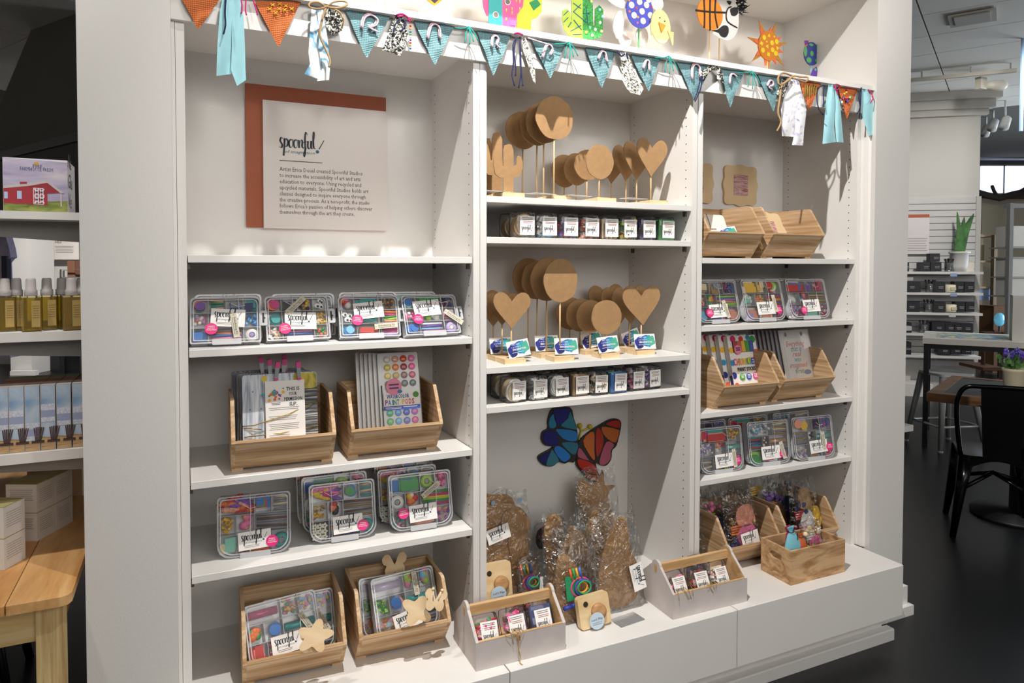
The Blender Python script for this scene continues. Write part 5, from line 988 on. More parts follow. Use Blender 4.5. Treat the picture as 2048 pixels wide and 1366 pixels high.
def camera(p,label_,w=.1,h=.085,yaw_=0,roll=0,tilt=0):
    t=thing('wooden_toy_camera',label_,'toy camera',p,0,'wooden toy cameras',(-tilt,roll,yaw_)); W_=wood('#ecd2a8','#d8b884',(3,10,10),.5,1)
    G().prism(rrect(-w/2,w/2,0,h,.012,4),0,.022).build('body',W_,t)
    G().lathe([(.014,-.012),(.026,-.012),(.026,.0),(.014,0)],20,(.012,0,h*.45),axis='y').build('lens_ring',wood('#c79c6c','#a87c4e',(8,8,30),.5,1),t)
    G().prism(ell(-w*.26,h*.76,.009,.009,14),-.0006,.001).build('finder_hole',M('#2a211a'),t)
    d=G().prism(ell(-.004,h*.22,.027,.026,24),-.0145,-.0135).build('round_label',M('#bfd3e2',.6),t)
    lines(G().mat(INK).text("Let's Play",.0095,-.025,h*.24,-.015,shear=.2,wid=.042),-.022,.014,h*.16,2,.005,-.015).build('lettering',None,d)
a=py(1000,1165,.05); camera((a.x,.06,ZB+.06),'wooden toy camera with a round label beside the left caddy handle',.105,.125,0,.0,R(10))
camera((1.19,-.128,ZB+.006),'wooden toy camera lying in front of the bags, its label turned sideways',.115,.1,.0,-.05,R(12))
t=G().at(Matrix.Translation((1.31,-.125,ZB+.001))@Matrix.Rotation(.1,4,'Z')).box(-.05,.05,-.03,.03,0,.003).build('acrylic_plate',clear('#ffffff',.02,.1,.25)); tag(t,'clear acrylic plate lying on the base edge by the wooden camera','plate')
# bagged kits in the right hand bins
def kitbag(X,y,w,h,cols,seed,label_,with_card=None,tilt=R(12),z=ZB+.02,yaw_=0):
    t=thing('bagged_kit',label_,'bagged kit',(X,y,z),0,'bagged kits in the right hand bins',(-tilt,0,yaw_)); r=random.Random(seed)
    for k,c in enumerate(cols):
        zz=h*(.06+.68*k/len(cols)); g=G().mat(M(PAL[c],.7,var=.25,scale=60))
        if k%3==0:
            for j in range(4): g.tube([(-w*.32,-.004,zz+.006+j*.009),(w*.1,-.006,zz+.008+j*.009)],.004,6)
            nm='wooden_sticks'
        elif k%3==1:
            for j in range(12): g.ball((r.uniform(-w*.36,w*.36),r.uniform(-.012,.004),zz+r.uniform(0,h*.16)),r.uniform(.006,.012),8)
            nm='pompoms'
        else: g.prism(smooth([(-w*.1,zz-h*.05),(w*.38,zz-h*.06),(w*.36,zz+h*.2),(w*.1,zz+h*.24),(-w*.12,zz+h*.15)],3,True),-.01,-.004); nm='felt_scrap'
        g.build(nm,None,t)
    cello(t,w,h,.045,seed,a=.5,top=.7)
    if with_card: card(t,with_card[0]*w,with_card[1]*h,-.027,R(with_card[2]))
kitbag(1.985,.05,.17,.26,'hnkohjd',31,'bagged kit with orange netting and a white card, bin behind the right caddy',(.12,.2,-6)); kitbag(1.9,.12,.15,.27,'zanlk',33,'dark bagged kit behind the one with the white card'); kitbag(2.03,.13,.13,.25,'dzpa',35,'second dark bagged kit at the back of the same bin')
kitbag(2.3,.03,.13,.27,'mkwrnh',37,'bagged kit with pink and white beads, far right bin'); kitbag(2.36,.045,.12,.26,'yyych',39,'bagged kit with yellow feathers, far right bin'); kitbag(2.22,.1,.12,.28,'hzdop',41,'brown bagged kit at the left of the far right bin'); kitbag(2.3,.13,.15,.3,'dznta',43,'dark bagged kit at the back of the far right bin'); kitbag(2.19,.15,.14,.33,'tzwy',45,'bagged kit with turquoise cloth standing tall at the back'); 
kitbag(2.2,-.09,.11,.16,'ylkwc',47,'bag of yellow and white bits in the crate',z=ZB+.03,tilt=R(6))
# ================================================================ left background
def pd(u,v,dep): return CAM+ray(u,v)*dep
fh=Vector((fw.x,fw.y,0)).normalized(); rh=Vector((fh.y,-fh.x,0))
def frameT(p,rot=0):
    M_=Matrix(((rh.x,fh.x,0,p.x),(rh.y,fh.y,0,p.y),(0,0,1,p.z),(0,0,0,1))); return M_@Matrix.Rotation(rot,4,'Z')
def vbox(g,u0,v0,u1,v1,dep,th,rot=0):
    a=pd(u0,v1,dep); b=pd(u1,v0,dep); w=(b-a).dot(rh); g.at(frameT(a,rot)).box(0,w,0,th,0,b.z-a.z); g.at(Matrix()); return g
# display rack beside the pier
RX=-.25; rk_=thing('display_rack','white rack with three shelves left of the left pier','rack',(-.55,.1,0))
for z1,z0,nm in ((1.626,1.606,'a'),(1.318,1.294,'b'),(1.009,.983,'c')):
    o=G().prism([(-.6,0),(.3,0),(.3,.42),(-.6,.42)],z0,z1,'z').build('shelf',WHITE,rk_)
    G().prism([(-.25,z0)]+[(-.25+.55*k/8,z0-.055*(k/8)**.6) for k in range(9)]+[(.3,z0)],.1,.11).build('apron',M('#8f8c88',.6),o)
G().box(-.6,-.57,.38,.42,0,1.7).box(.27,.3,.38,.42,0,1.7).build('post',WHITE,rk_)
# carton with the red barn
t=thing('printed_carton','carton printed with a red barn, on the top shelf of the left rack','carton',(0,0,0)); a=py(7,425,.12); b=py(136,425,.12); h=py(7,314,.12).z-1.6265; t.location=(a.x,.12,1.6265); w=b.x-a.x
G().box(0,w,0,.14,0,h).build('box',M('#e8e6ee',.5),t)
bc=lambda x,y:((x-20)/368*w,(1212-y)/320*h)
def fl_(pts,c,y,nm): return G().flat([bc(*p) for p in pts],y).build(nm,M(c,.5) if isinstance(c,str) else c,t)
fl_([(22,1212),(387,1212),(387,905),(22,893)],streak('#9a8fb0','#b8aec8','#d8cfd8',(2,1,9)),-.0006,'sky_print')
fl_([(22,1212),(387,1212),(387,1140),(22,1165)],streak('#5a6a2a','#7f8a3f','#98a050',(9,1,30)),-.0009,'field_print')
fl_([(22,1165),(165,1168),(270,1172),(270,1030),(165,1055),(22,1072)],'#a82a38',-.0012,'barn_print'); fl_([(165,1055),(270,1030),(350,1092),(270,1100),(165,1070)],'#9a2433',-.0014,'gable_print'); fl_([(20,1062),(270,1022),(368,1092),(350,1098),(270,1034),(165,1058),(22,1078)],'#c8c0bc',-.0016,'roof_print')
for P_ in (((98,1090),(124,1090),(124,1138),(98,1138)),((26,1098),(46,1098),(46,1138),(26,1138))): fl_(P_,'#b8c8e8',-.0016,'window_print')
fl_([(190,1068),(248,1068),(248,1170),(190,1166)],'#e6e4ea',-.0016,'door_print')
for P_ in (((194,1072),(216,1072),(216,1164),(194,1162)),((221,1072),(244,1072),(244,1166),(221,1164))): fl_(P_,'#a82a38',-.0018,'door_panel_print')
g=G().mat('#e6e4ea')
for x_ in (205,233):
    for y_,y2 in ((1074,1116),(1118,1160)):
        for s_ in (-1,1): A,B=bc(x_-11*s_,y_),bc(x_+11*s_,y2); g.add([(A[0],-.002,A[1]),(A[0]+.004,-.002,A[1]),(B[0]+.004,-.002,B[1]),(B[0],-.002,B[1])],[(0,1,2,3)])
g.build('door_cross_print',None,t); fl_([(346,1100),(353,1100),(353,1176),(346,1176)],'#d8d0cc',-.0016,'post_print'); fl_([(115,1050),(155,1046),(155,1034),(115,1036)],'#a82a38',-.0018,'cupola_print')
x,zz=bc(115,965); x2,_=bc(302,965); xm,zm=bc(187,948); G().mat('#5a5a8a').text('FARMHOUSE FRESH',.013,x,zz,-.0012,wid=x2-x).text('FHF',.013,xm,zm,-.0012,wid=.02).mat('#d8a040').disc(*bc(210,922),.005,-.0012,8).build('lettering',None,t)
g=G().mat('#3a3a4a')
T0=Matrix.Translation((w+.0005,.004,0))@Matrix.Rotation(R(90),4,'Z'); g.at(T0)
for s,z_ in (('Na',.118),('Glu',.066),('Ve',.014)): g.text(s,.055,0,z_,0,shear=.3)
g.build('side_lettering',None,t)
# oil bottles
OIL=M('#c9a814',.08,tr=.75); CAPM=M('#b9b2b0',.35); g0=None
def bottle(loc,rz,l):
    t=thing('oil_bottle',l,'bottle',loc,rz,'yellow oil bottles'); 
    G().prism(rrect(-.021,.021,-.021,.021,.006,3),.003,.088,'z').build('oil',OIL,t); G().prism(rrect(-.0235,.0235,-.0235,.0235,.007,3),0,.092,'z').build('glass',clear('#fbf8e6',.07,.03),t)
    G().lathe([(.013,.092),(.0145,.093),(.0145,.106),(.012,.108),(.011,.134),(.009,.137)],16).build('spray_cap',CAPM,t)
    q=G().box(-.0016,.017,-.0246,-.0238,.012,.08).build('paper_label',M('#b89a5a',.7),t); lines(G(),.001,.015,.066,6,.006,-.025,M('#7a6238')).build('lettering',None,q)
for i,(u,y,l) in enumerate(((10,.16,'oil bottle at the left frame edge'),(33,.175,'second oil bottle from the left, set back'),(62,.135,'third oil bottle from the left'),(94,.17,'fourth oil bottle, set back between its neighbours'),(124,.19,'fifth oil bottle, half hidden by the next'),(143,.13,'sixth oil bottle, in front by the pier'),(163,.17,'oil bottle partly behind the pier edge'))):
    p=py(u,600,y); bottle((p.x,y,1.318),.25,l+', yellow oil and grey cap')
# beach picture cartons
SKY=streak('#7f9ec0','#a9bcd0','#d0d8e0',(3,1,4)); LACEP=M('#c8ccd8',.7,var=.25,scale=220)
for r_ in range(3):
    for i in range(6):
        u=-13+31.8*i; y=.115+.065*r_; p=py(u if r_==0 else u+2,900,.115); 
        t=thing('tall_carton','tall beach print carton, %s in the %s row on the rack'%(('first from the left','second from the left','third from the left','fourth from the left','fifth from the left','sixth from the left')[i],('front','second','third')[r_]),'carton',(p.x,y,1.0095),0,'tall beach print cartons')
        wd=py(31.8,900,.115).x-py(0,900,.115).x-.0008; hh=.17; G().box(0,wd,0,.062,0,hh).build('box',M('#b8b0a8',.6) if r_==0 else M(('#8a5a48','#7f8060')[r_-1],.7),t)
        G().flat([(0.001,hh*.05),(wd-.001,hh*.05),(wd-.001,hh-.002),(.001,hh-.002)],-.0005).build('sky_print',SKY,t)
        if r_==0:
            dz=(.0,.0,-.035,.012,0,0)[i]
            G().flat([(.001,.001),(wd-.001,.001),(wd-.001,.032),(.001,.036)],-.0009).build('deck_print',streak('#8a6a48','#b89468','#c8aa80',(4,1,50)),t)
            G().flat([(.001,.062+dz),(wd-.001,.062+dz),(wd-.001,.108+dz),(.001,.108+dz)],-.0011).build('lace_band',LACEP,t); G().flat([(.001,.074+dz),(wd-.001,.074+dz),(wd-.001,.092+dz),(.001,.092+dz)],-.0013).build('band_centre',M('#9aa4c0',.7),t)
            g=G()
            for k in range(6): a_=-.5+.2*k; g.add([(.026+.002*k*1.1-.004,-.0015,.026),(.028+.002*k*1.1-.004,-.0015,.026),(.0215+.0042*k,-.0015,.058+.004*math.cos(a_*2)),(.0185+.0042*k,-.0015,.058+.004*math.cos(a_*2))],[(0,1,2,3)])
            g.add([(.014,-.0015,.02),(.042,-.0015,.02),(.042,-.0015,.027),(.014,-.0015,.027)],[(0,1,2,3)]).build('chair_print',M('#4a3430',.7),t)
# pine table with cartons
PINE=wood('#d9a56a','#bd8145',(10,1.4,10),.4,1.2); PINE2=wood('#e0b47c','#c08a50',(9,1.3,9),.4,1.2)
tz=.72; nr=pz(131.7,1193,tz); TX1=-.252; t=thing('pine_table','pine plank table at the lower left, stacked with small cartons','table',(TX1,nr.y,0))
for k in range(7):
    x1=-.002-.128*k; G().prism(rrect(x1-.126,x1,0,1.35,.004,2,(.004,.022 if k==0 else .004,.004,.004)),tz-.022,tz,'z').build('plank',PINE if k%2 else PINE2,t)
G().box(-.86,-.03,.03,.05,tz-.105,tz-.022).build('apron',wood('#d8bc88','#c4a268',(1.5,8,14),.5,1),t); G().box(-.05,-.03,.05,1.3,tz-.105,tz-.022).build('apron',wood('#d8bc88','#c4a268',(8,1.5,14),.5,1),t)
for x_,y_ in ((-.075,.02),(-.9,.02),(-.075,1.25),(-.9,1.25)): G().box(x_,x_+.055,y_,y_+.055,0,tz-.022).build('leg',wood('#dcc18c','#b08a54',(40,8,1.2),.5,.6),t)
def smallbox(p,rz,w,d,h,top,side,l,txt=True):
    t=thing('small_carton',l,'carton',p,rz,'small cream cartons on the pine table'); G().box(0,w,0,d,0,h-.002).build('box',M(side,.7),t); G().box(0,w,0,d,h-.002,h).build('lid',M(top,.7),t)
    if txt: lines(lines(G(),.008,w-.01,h-.018,6,.0055,-.0005,M('#9a948c'),.0018),.01,w*.5,h*.3,1,.005,-.0005,M('#5a5650'),.004).build('lettering',None,t); g=G().at(Matrix.Translation((w+.0005,0,0))@Matrix.Rotation(R(90),4,'Z')); lines(g,.008,d-.012,h-.02,7,.006,0,M('#a8a29a'),.0016); g.build('side_lettering',None,t)
cb='#d8cfc4'; q=pz(75,1083,tz); ang=R(-26)
e1=Vector((math.cos(ang),math.sin(ang),0)); e2=Vector((-math.sin(ang),math.cos(ang),0)); s_=.086
for i in range(2):
    for k in range(2):
        p=q-e1*s_+e2*(s_*.9*k+.001*k); smallbox((p.x,p.y,tz+.0005+.0805*i),ang,s_,s_*.88,.08,'#a8a070',cb,'cream carton, %s, %s of the stack by the pier'%('upper' if i else 'lower','front' if k==0 else 'back'))
q=pz(9,1141,tz)
for i in range(2): p=q-e1*.1; smallbox((p.x,p.y,tz+.0005+.0805*i),ang,.1,.075,.08,'#a8a070','#d8d4d0','cream carton at the left frame edge, %s one'%('upper' if i else 'lower'))
p=pz(124,1020,tz); smallbox((p.x-.0,p.y+.15,tz+.0005),ang,.045,.1,.1,'#c8b898','#c8ac88','tan carton behind the stack, touching the pier edge in view',False)
for i,(u,v) in enumerate(((42,962),(66,958),(92,955))):
    p=pz(u,v,tz+.05); smallbox((p.x,p.y+.1,tz+.0005),.1,.055,.05,.09,'#b87a88','#a8606f','pink wrapped soap box, %s of three behind the cream cartons'%('leftmost','middle','rightmost')[i],False)
# black stool under the table
t=thing('black_stool','black metal stool under the pine table','stool',(-.72,.95,0)); BLKM=M('#0d0d0f',.35,.2)
G().lathe([(.15,.43),(.16,.44),(.16,.455),(.15,.46)],20).build('seat',BLKM,t)
for sx in (-1,1):
    for sy in (-1,1): G().tube([(sx*.1,sy*.1,.43),(sx*.17,sy*.17,0)],.014,8).build('leg',BLKM,t)
# dark tapered hood
P=[pz(-45,318,2.3),pz(165,263,2.3),pz(165,22,CEIL-.01),pz(62,60,CEIL-.01)]; bk=Vector((.45,.9,0)); hc=P[0]
t=thing('range_hood','large dark tapered hood hanging from the ceiling at the left','hood',hc)
g=G(); vs=[p-hc for p in P]+[p-hc+bk*(1.2 if i<2 else .9) for i,p in enumerate(P)]; g.add(vs,[(0,1,2,3),(7,6,5,4),(0,4,5,1),(1,5,6,2),(2,6,7,3),(3,7,4,0)]).build('canopy',M('#6a655e',.6),t)
vs=[P[0]-hc,P[1]-hc]; dn=Vector((0,0,-.16)); nv=(P[1]-P[0]).cross(Vector((0,0,1))).normalized()*.02
g=G(); A,B=P[0]-hc+nv,P[1]-hc+nv; g.add([A,B,B+dn*.35,A+dn*.35,A+bk,B+bk,B+bk+dn*.35,A+bk+dn*.35],[(0,1,2,3),(7,6,5,4),(0,4,5,1),(2,6,7,3),(1,5,6,2),(0,3,7,4)]).build('rim_band',M('#5a5a5c',.4),t)
A,B=P[0]-hc+dn*.35,P[1]-hc+dn*.35; dn2=Vector((0,0,-.45)); G().add([A,B,B+dn2,A+dn2,A+bk,B+bk,B+bk+dn2,A+bk+dn2],[(0,1,2,3),(7,6,5,4),(0,4,5,1),(2,6,7,3),(1,5,6,2),(0,3,7,4)]).build('lower_skirt',M('#4a463f',.6),t)
# far display wall
struct(vbox(G(),-260,120,330,790,10.6,.2).build('wall_far_left',M('#d4d0cc',.7)))
struct(vbox(G(),22,150,65,762,9.6,.5).build('wall_column',M('#d6d3d0',.7)))
struct(vbox(G(),20,742,70,762,9.5,.08).build('baseboard_far',WHITE))
t=thing('black_cabinet','black cabinet below the far lit display','cabinet',pd(118,765,10.0)); T0=Matrix.Translation(-t.location)
g=vbox(G(),72,695,240,766,10.0,.45); o=g.build('body',M('#16161a',.5),t); o.location=-t.location
for u in (72,100): o=vbox(G(),u+1,699,u+26,762,9.97,.03).build('door',M('#1d1d22',.4),t); o.location=-t.location
t=thing('far_sign','small white sign on rust board in the far display','sign',pd(126,516,10.3)); o=vbox(G(),96,466,150,516,10.4,.02).build('backing_board',M('#c0694a',.7),t); o.location=-t.location; o=vbox(G(),102,470,157,519,10.36,.02).build('front_board',M('#e2dcd6',.7),t); o.location=-t.location
g=G().at(frameT(pd(102,519,10.355)-Vector((0,0,0)))); g.mat('#5a5450').text('ABLE',.05,.06,.24,0,wid=.1); lines(g,.06,.34,.19,5,.022,0,M('#a8a29c'),.008); o=g.build('lettering',None,t); o.location=-t.location
t=thing('display_niche','white shelf unit with eyeglasses in the far display','shelf',pd(66,600,10.4)); o=vbox(G(),64,455,67,600,10.3,.25).build('side_panel',WHITE,t); o.location=-t.location; o=vbox(G(),64,456,96,459,10.3,.25).build('top_panel',WHITE,t); o.location=-t.location
for v in (520,547): o=vbox(G(),66,v,88,v+1.4,10.3,.25).build('shelf',M('#e8eae6',.3),t); o.location=-t.location
for k,v in enumerate((514,541)):
    p=pd(76,v,10.25); g=G().at(frameT(p))
    for s in (-1,1): g.tube([(s*.04+.03*math.cos(a),0,.025*math.sin(a)) for a in [6.2832*i/14 for i in range(15)]],.005,5,False)
    g.tube([(-.01,0,.01),(.01,0,.01)],.004).tube([(.07,0,.01),(.08,.1,.01)],.004).tube([(-.07,0,.01),(-.08,.1,.01)],.004); o=g.build('eyeglasses',M('#3a342c')); tag(o,'dark eyeglasses on the %s far display shelf'%('upper','lower')[k],'eyeglasses')
t=thing('box_stand','brown boxes on a grey wire stand in the far display','display stand',pd(140,560,9.0)); o=vbox(G(),120,554,164,557,8.95,.25).build('shelf',M('#8a8884',.4,.5),t); o.location=-t.location; o=vbox(G(),135,522,150,554,9.0,.12).build('brown_box',M('#6a4632',.7),t); o.location=-t.location; o=vbox(G(),150,522,162,552,9.02,.1).build('brown_box',M('#54382a',.7),t); o.location=-t.location
g=G(); g.tube([pd(121,765,8.95),pd(121,539,8.95),pd(162,539,8.95),pd(162,765,8.95)],.012,6).tube([pd(127,760,9.15),pd(127,541,9.15),pd(162,541,9.15)],.012,6); o=g.build('wire_frame',M('#8a8884',.4,.5),t); o.location=-t.location
t=thing('hanging_shirt','lavender shirt hanging at the left frame edge','shirt',pd(8,600,6)); P=[(-28,452),(6,456),(16,480),(23,515),(12,525),(10,598),(-28,600)]; b0=pd(-28,600,6)
g=G().at(frameT(b0)); g.prism(smooth([((pd(u,v,6)-b0).dot(rh),(pd(u,v,6)-b0).z) for u,v in P],2,True),0,.08); o=g.build('cloth',M('#cbbfdc',.9,var=.15,scale=9),t); o.location=-t.location
o=vbox(G(),4,512,15,588,5.98,.05).build('grey_sleeve',M('#4a4656',.9),t); o.location=-t.location
for k in range(6):
    p=pd(-10,716-k*4.6,6.1); o=vbox(G(),-40,711-k*4.6,20-k%2,715.4-k*4.6,6.1,.3).build('folded_knit',M('#8a8298' if k%2 else '#d0c8d8',.95)); tag(o,'striped lavender knit, layer %s from the bottom of the folded pile'%('one','two','three','four','five','six')[k],'knitwear','folded lavender knits')
# ================================================================ right background: slatwall
ang=R(-40.3); sd=Vector((math.cos(ang),math.sin(ang),0)); sn=Vector((-sd.y,sd.x,0)); so=pz(1809,792,0)+sn*.33
def onwall(u,v,off=0): # off: distance in front of the slatwall face
    q=ray(u,v); o=so-sn*off; return CAM+q*((o-CAM).dot(sn)/q.dot(sn))
def wl(p): d=p-so; return (d.dot(sd),d.dot(sn),p.z)
Ts=Matrix(((sd.x,sn.x,0,so.x),(sd.y,sn.y,0,so.y),(0,0,1,0),(0,0,0,1)))
def wbx(g,u0,v0,u1,v1,off,th):
    a=wl(onwall(u0,v1,off)); b=wl(onwall(u1,v0,off)); return g.at(Ts).box(a[0],b[0],a[1],a[1]+th,a[2],b[2])
sl=wl(onwall(1770,600)); sr=wl(onwall(1948,600)); wr_=wl(onwall(1961,300))
struct(G().at(Ts).box(sl[0],wr_[0],.012,.3,0,CEIL).build('wall_slatwall',M('#c9c6c0',.7)))
for k,(o_,z0,z1) in enumerate(((.16,CEIL-.1,CEIL-.005),(.11,CEIL-.2,CEIL-.1),(.06,CEIL-.27,CEIL-.2))): struct(G().at(Ts).box(sl[0],wr_[0]+o_,-o_,.012,z0,z1).build('trim_%d'%(7+k),M('#c4c1ba',.6)))
t=thing('slatwall','white slatwall panel with dark grooves behind the right pier','slatwall',(0,0,0)); z=.32; sm_=G().box(sl[0],sr[0],-.004,.012,0,.069).mesh('slat'); sm_.materials.append(M('#c6c4c2',.5))
while z<2.25: o=link('slat',sm_,t); o.matrix_local=Ts@Matrix.Translation((0,0,z)); z+=.0762
G().at(Ts).box(sl[0],sr[0],.0,.011,.32,2.28).build('groove_backing',M('#3f3e3c',.7),t); G().at(Ts).box(sr[0],sr[0]+.05,-.015,.012,.3,2.3).build('edge_trim',M('#bdbab6',.6),t)
o=G().at(Ts).box(sl[0],wl(onwall(1866,760,.33))[0],-.33,.0,0,.14).build('slatwall_plinth',WHITE); tag(o,'white plinth on the floor under the slatwall','plinth')
# sign on slatwall
t=thing('slatwall_sign','white sign with a rust top strip on the slatwall','sign',(0,0,0)); wbx(G(),1795,428.5,1859,436,.05,.02).build('rust_strip',M('#b05e40',.7),t); wbx(G(),1795,435,1859,508,.05,.02).build('board',M('#dcd6d6',.7),t)
g=G(); a=wl(onwall(1817,478,.052)); g.at(Ts); lines(g,a[0]-.1,a[0]+.2,a[2],6,.028,a[1],M('#a8a0a0'),.008); g.build('lettering',None,t)
BX=M('#1c1e24',.55); GLS=clear('#eef2f2',.1,.05,.06); sc_=1
def sbox(u0,v0,u1,v1,l,grp='black candle boxes on the slatwall'):
    t=thing('candle_box',l,'candle box',(0,0,0),0,grp); wbx(G(),u0,v0,u1,v1,.26,.14).build('carton',BX,t); a=wl(onwall(u0+(u1-u0)*.4,(v0+v1)/2,.262)); g=G().at(Ts); lines(g,a[0],a[0]+.05,a[2],2,.016,a[1],M('#9a9a9a'),.006); g.build('lettering',None,t)
c8=lambda x,y:(1780+x/2.731,400+y/2.731)
rows=[(543,[(70,340,105,385),(163,340,219,385),(221,338,282,385)],'top'),(584.5,[(70,445,168,497),(240,446,303,497),(352,446,404,497),(406,447,460,497)],'second'),(624,[(70,555,164,607),(238,558,305,607),(358,558,410,607),(413,560,462,607)],'third'),(665.5,[(70,670,119,720),(228,668,300,718),(301,670,350,718),(351,672,386,720),(387,675,454,722)],'fourth'),(709,[(70,778,117,832),(262,800,330,842),(332,800,390,842),(392,800,446,842)],'fifth')]
nth=('first','second','third','fourth','fifth')
for v,bs,rn in rows:
    a=wl(onwall(1795,v,.28)); b=wl(onwall(1948,v,.28)); o=G().at(Ts).box(sl[0],sr[0],-.28,-.005,a[2]-.028,a[2]).build('slatwall_shelf',M('#d8d6d2',.5)); tag(o,'white %s shelf of the slatwall'%rn,'shelf','slatwall shelves')
    for k,(x0,y0,x1,y1) in enumerate(bs): q=c8(x0,y0); q2=c8(x1,y1); sbox(q[0],q[1],q2[0],v-.2,'black candle box, %s from the left on the %s slatwall shelf'%(nth[k],rn))
q=c8(218,292); q2=c8(273,337); sbox(q[0],q[1],q2[0],q2[1],'black candle box stacked on top of two others')
for x,v,l in ((325,543,'top'),(218,584.5,'second'),(210,624,'third'),(186,665.5,'fourth')):
    p=onwall(1780+x/2.731,v,.2); t=thing('wand_glass','clear glass of black wands on the %s slatwall shelf'%l,'glass',p,0,'glasses of wands'); G().lathe([(.045,0),(.05,.01),(.055,.1),(.052,.1),(.046,.012)],16,cap=False).build('glass',GLS,t)
    for k in range(7): a=6.283*k/7; G().tube([(.02*math.cos(a),.02*math.sin(a),.01),(.05*math.cos(a),.05*math.sin(a),.13)],.006,6).ball((.05*math.cos(a),.05*math.sin(a),.135),.012,6).build('wand',M('#141416',.5),t)
for x,v,l in ((327,584.5,'second'),(331,624,'third')):
    p=onwall(1780+x/2.731,v,.22); t=thing('jar_candle','cream jar candle on the %s slatwall shelf'%l,'candle',p,0,'jar candles'); G().lathe([(.055,0),(.06,.01),(.062,.085),(.05,.088),(.0,.088)],18).build('jar',M('#e4dcc2',.4),t); G().at(frameT(Vector((0,0,0)))).box(-.03,.03,-.066,-.058,.025,.06).build('paper_label',M('#c8bfa0',.6),t)
p=onwall(1780+378/2.731,543,.2); t=thing('potted_snake_plant','snake plant in a white pot on the top slatwall shelf','plant',p); G().lathe([(.07,0),(.085,.06),(.09,.2),(.11,.21),(.11,.225),(.085,.225),(.0,.21)],20).build('pot',M('#d6d4d0',.5),t); LF=M('#3f6a32',.5,var=.5,scale=12)
for dx,h,ln in ((-.09,.18,-.03),(-.05,.28,-.02),(-.02,.48,-.03),(.02,.34,.01),(.05,.42,.03),(.08,.38,.09),(.1,.46,.12)): G().at(frameT(Vector((dx*.5,0,.2)))).prism(smooth([(-.022,0),(-.028,h*.5),(ln,h),(.03+ln*.3,h*.5),(.02,0)],3,True),-.006,.006).build('leaf',LF,t)
for k,(x0,y0,x1,y1) in enumerate(((378,330,412,385),(414,340,460,385))): q=c8(x0,y0); o=wbx(G(),q[0],q[1],1780+x1/2.731,542.8,.2+.03*k,.01).build('display_card',M('#dcd4c6',.7)); tag(o,'cream display card beside the snake plant, %s of two'%('left','right')[k],'card')
for k,(v,x) in enumerate(((549,347),(589,347),(630,340))): o=wbx(G(),1780+(x-18)/2.731,v-2.5,1780+(x+20)/2.731,v+4,.285,.004).build('shelf_talker',M('#8fa4c8' if k<2 else '#c8c8c4',.6)); tag(o,'small hanging label under the %s slatwall shelf'%nth[k],'label')
# shelf ends beyond the right pier
for k,(u,v0,v1) in enumerate(((1826.5,554.5,561),(1823.5,652,661),(1821,751.5,760),(1826.8,850,862))):
    a=py(u,v0,.3); b=py(u,v1,.3); o=G().box(XQ1+.0005,a.x,.3,.58,b.z,a.z).build('wall_shelf',WHITE); tag(o,'white shelf end on the far side of the right pier, %s from the top'%nth[k],'shelf','shelf ends beyond the pier')
# high table
hz=.9; c0=pz(1845,676,hz); cb_=pz(1866,661,hz); e1=(pz(2048,685.6,hz)-c0).normalized(); e2=(cb_-c0); dl=e2.length; e2=Vector((-e1.y,e1.x,0)); dl=abs((cb_-c0).dot(e2))
Th=Matrix(((e1.x,e2.x,0,c0.x),(e1.y,e2.y,0,c0.y),(0,0,1,0),(0,0,0,1))); t=thing('high_table','white topped high table on black metal legs','table',(0,0,0))
G().at(Th).box(0,1.8,0,.75,hz-.045,hz).build('top',M('#d8d4cc',.4),t); BKM=M('#101012',.45)
G().at(Th).box(.01,1.79,.01,.04,hz-.085,hz-.045).box(.01,.04,.04,.74,hz-.085,hz-.045).box(.01,1.79,.71,.74,hz-.085,hz-.045).build('rail',BKM,t)
for x_,y_ in ((.01,.01),(.01,.7),(1.75,.01),(1.75,.7)): G().at(Th).box(x_,x_+.04,y_,y_+.04,0,hz-.085).build('leg',BKM,t)
o=G().at(Th).box(.1,.95,.14,.6,hz+.0005,hz+.003).build('printed_map',print_cloth('#4a7fc0','#d8cfa8',9,.5,.5,'#a0b8a0')); tag(o,'colourful printed map lying on the high table','print')
t=thing('white_carton','white carton on the high table at the right frame edge','carton',(0,0,0)); a=pz(2024,682,hz); lx=(a-c0).dot(e1); ly=(a-c0).dot(e2); G().at(Th).box(lx,lx+.4,ly,ly+.3,hz+.0005,hz+.36).build('box',M('#d6d2cc',.6),t)
# wood table with slate top
wz=.75; c1=pz(1853,785,wz); c2_=pz(1905,750,wz); f1=(c2_-c1).normalized(); f2=Vector((f1.y,-f1.x,0))
Tw=Matrix(((f2.x,f1.x,0,c1.x),(f2.y,f1.y,0,c1.y),(0,0,1,0),(0,0,0,1))); t=thing('slate_table','wood framed table with a dark slate top behind the black chair','table',(0,0,0)); WD=wood('#7a5636','#5a3d24',(3,3,20),.5,1)
G().at(Tw).box(0,.8,0,.07,wz-.05,wz).box(0,.8,.78,.85,wz-.05,wz).box(0,.07,.07,.78,wz-.05,wz).box(.73,.8,.07,.78,wz-.05,wz).build('frame',WD,t); G().at(Tw).box(.07,.73,.07,.78,wz-.04,wz-.003).build('slate_top',M('#2b2c2e',.6,var=.15,scale=6),t)
G().at(Tw).lathe([(.25,0),(.25,.02),(.05,.04),(.04,wz-.05)],16,(.42,.42,0)).build('pedestal',BKM,t)
p=pz(2030,776,wz); t=thing('potted_pansies','purple pansies in a cream pot on the slate table','plant',p); G().lathe([(.05,0),(.058,.01),(.066,.1),(.07,.105),(.07,.12),(.06,.12),(.0,.11)],18).build('pot',M('#c9bfa2',.6),t)
g=G(); r=random.Random(2)
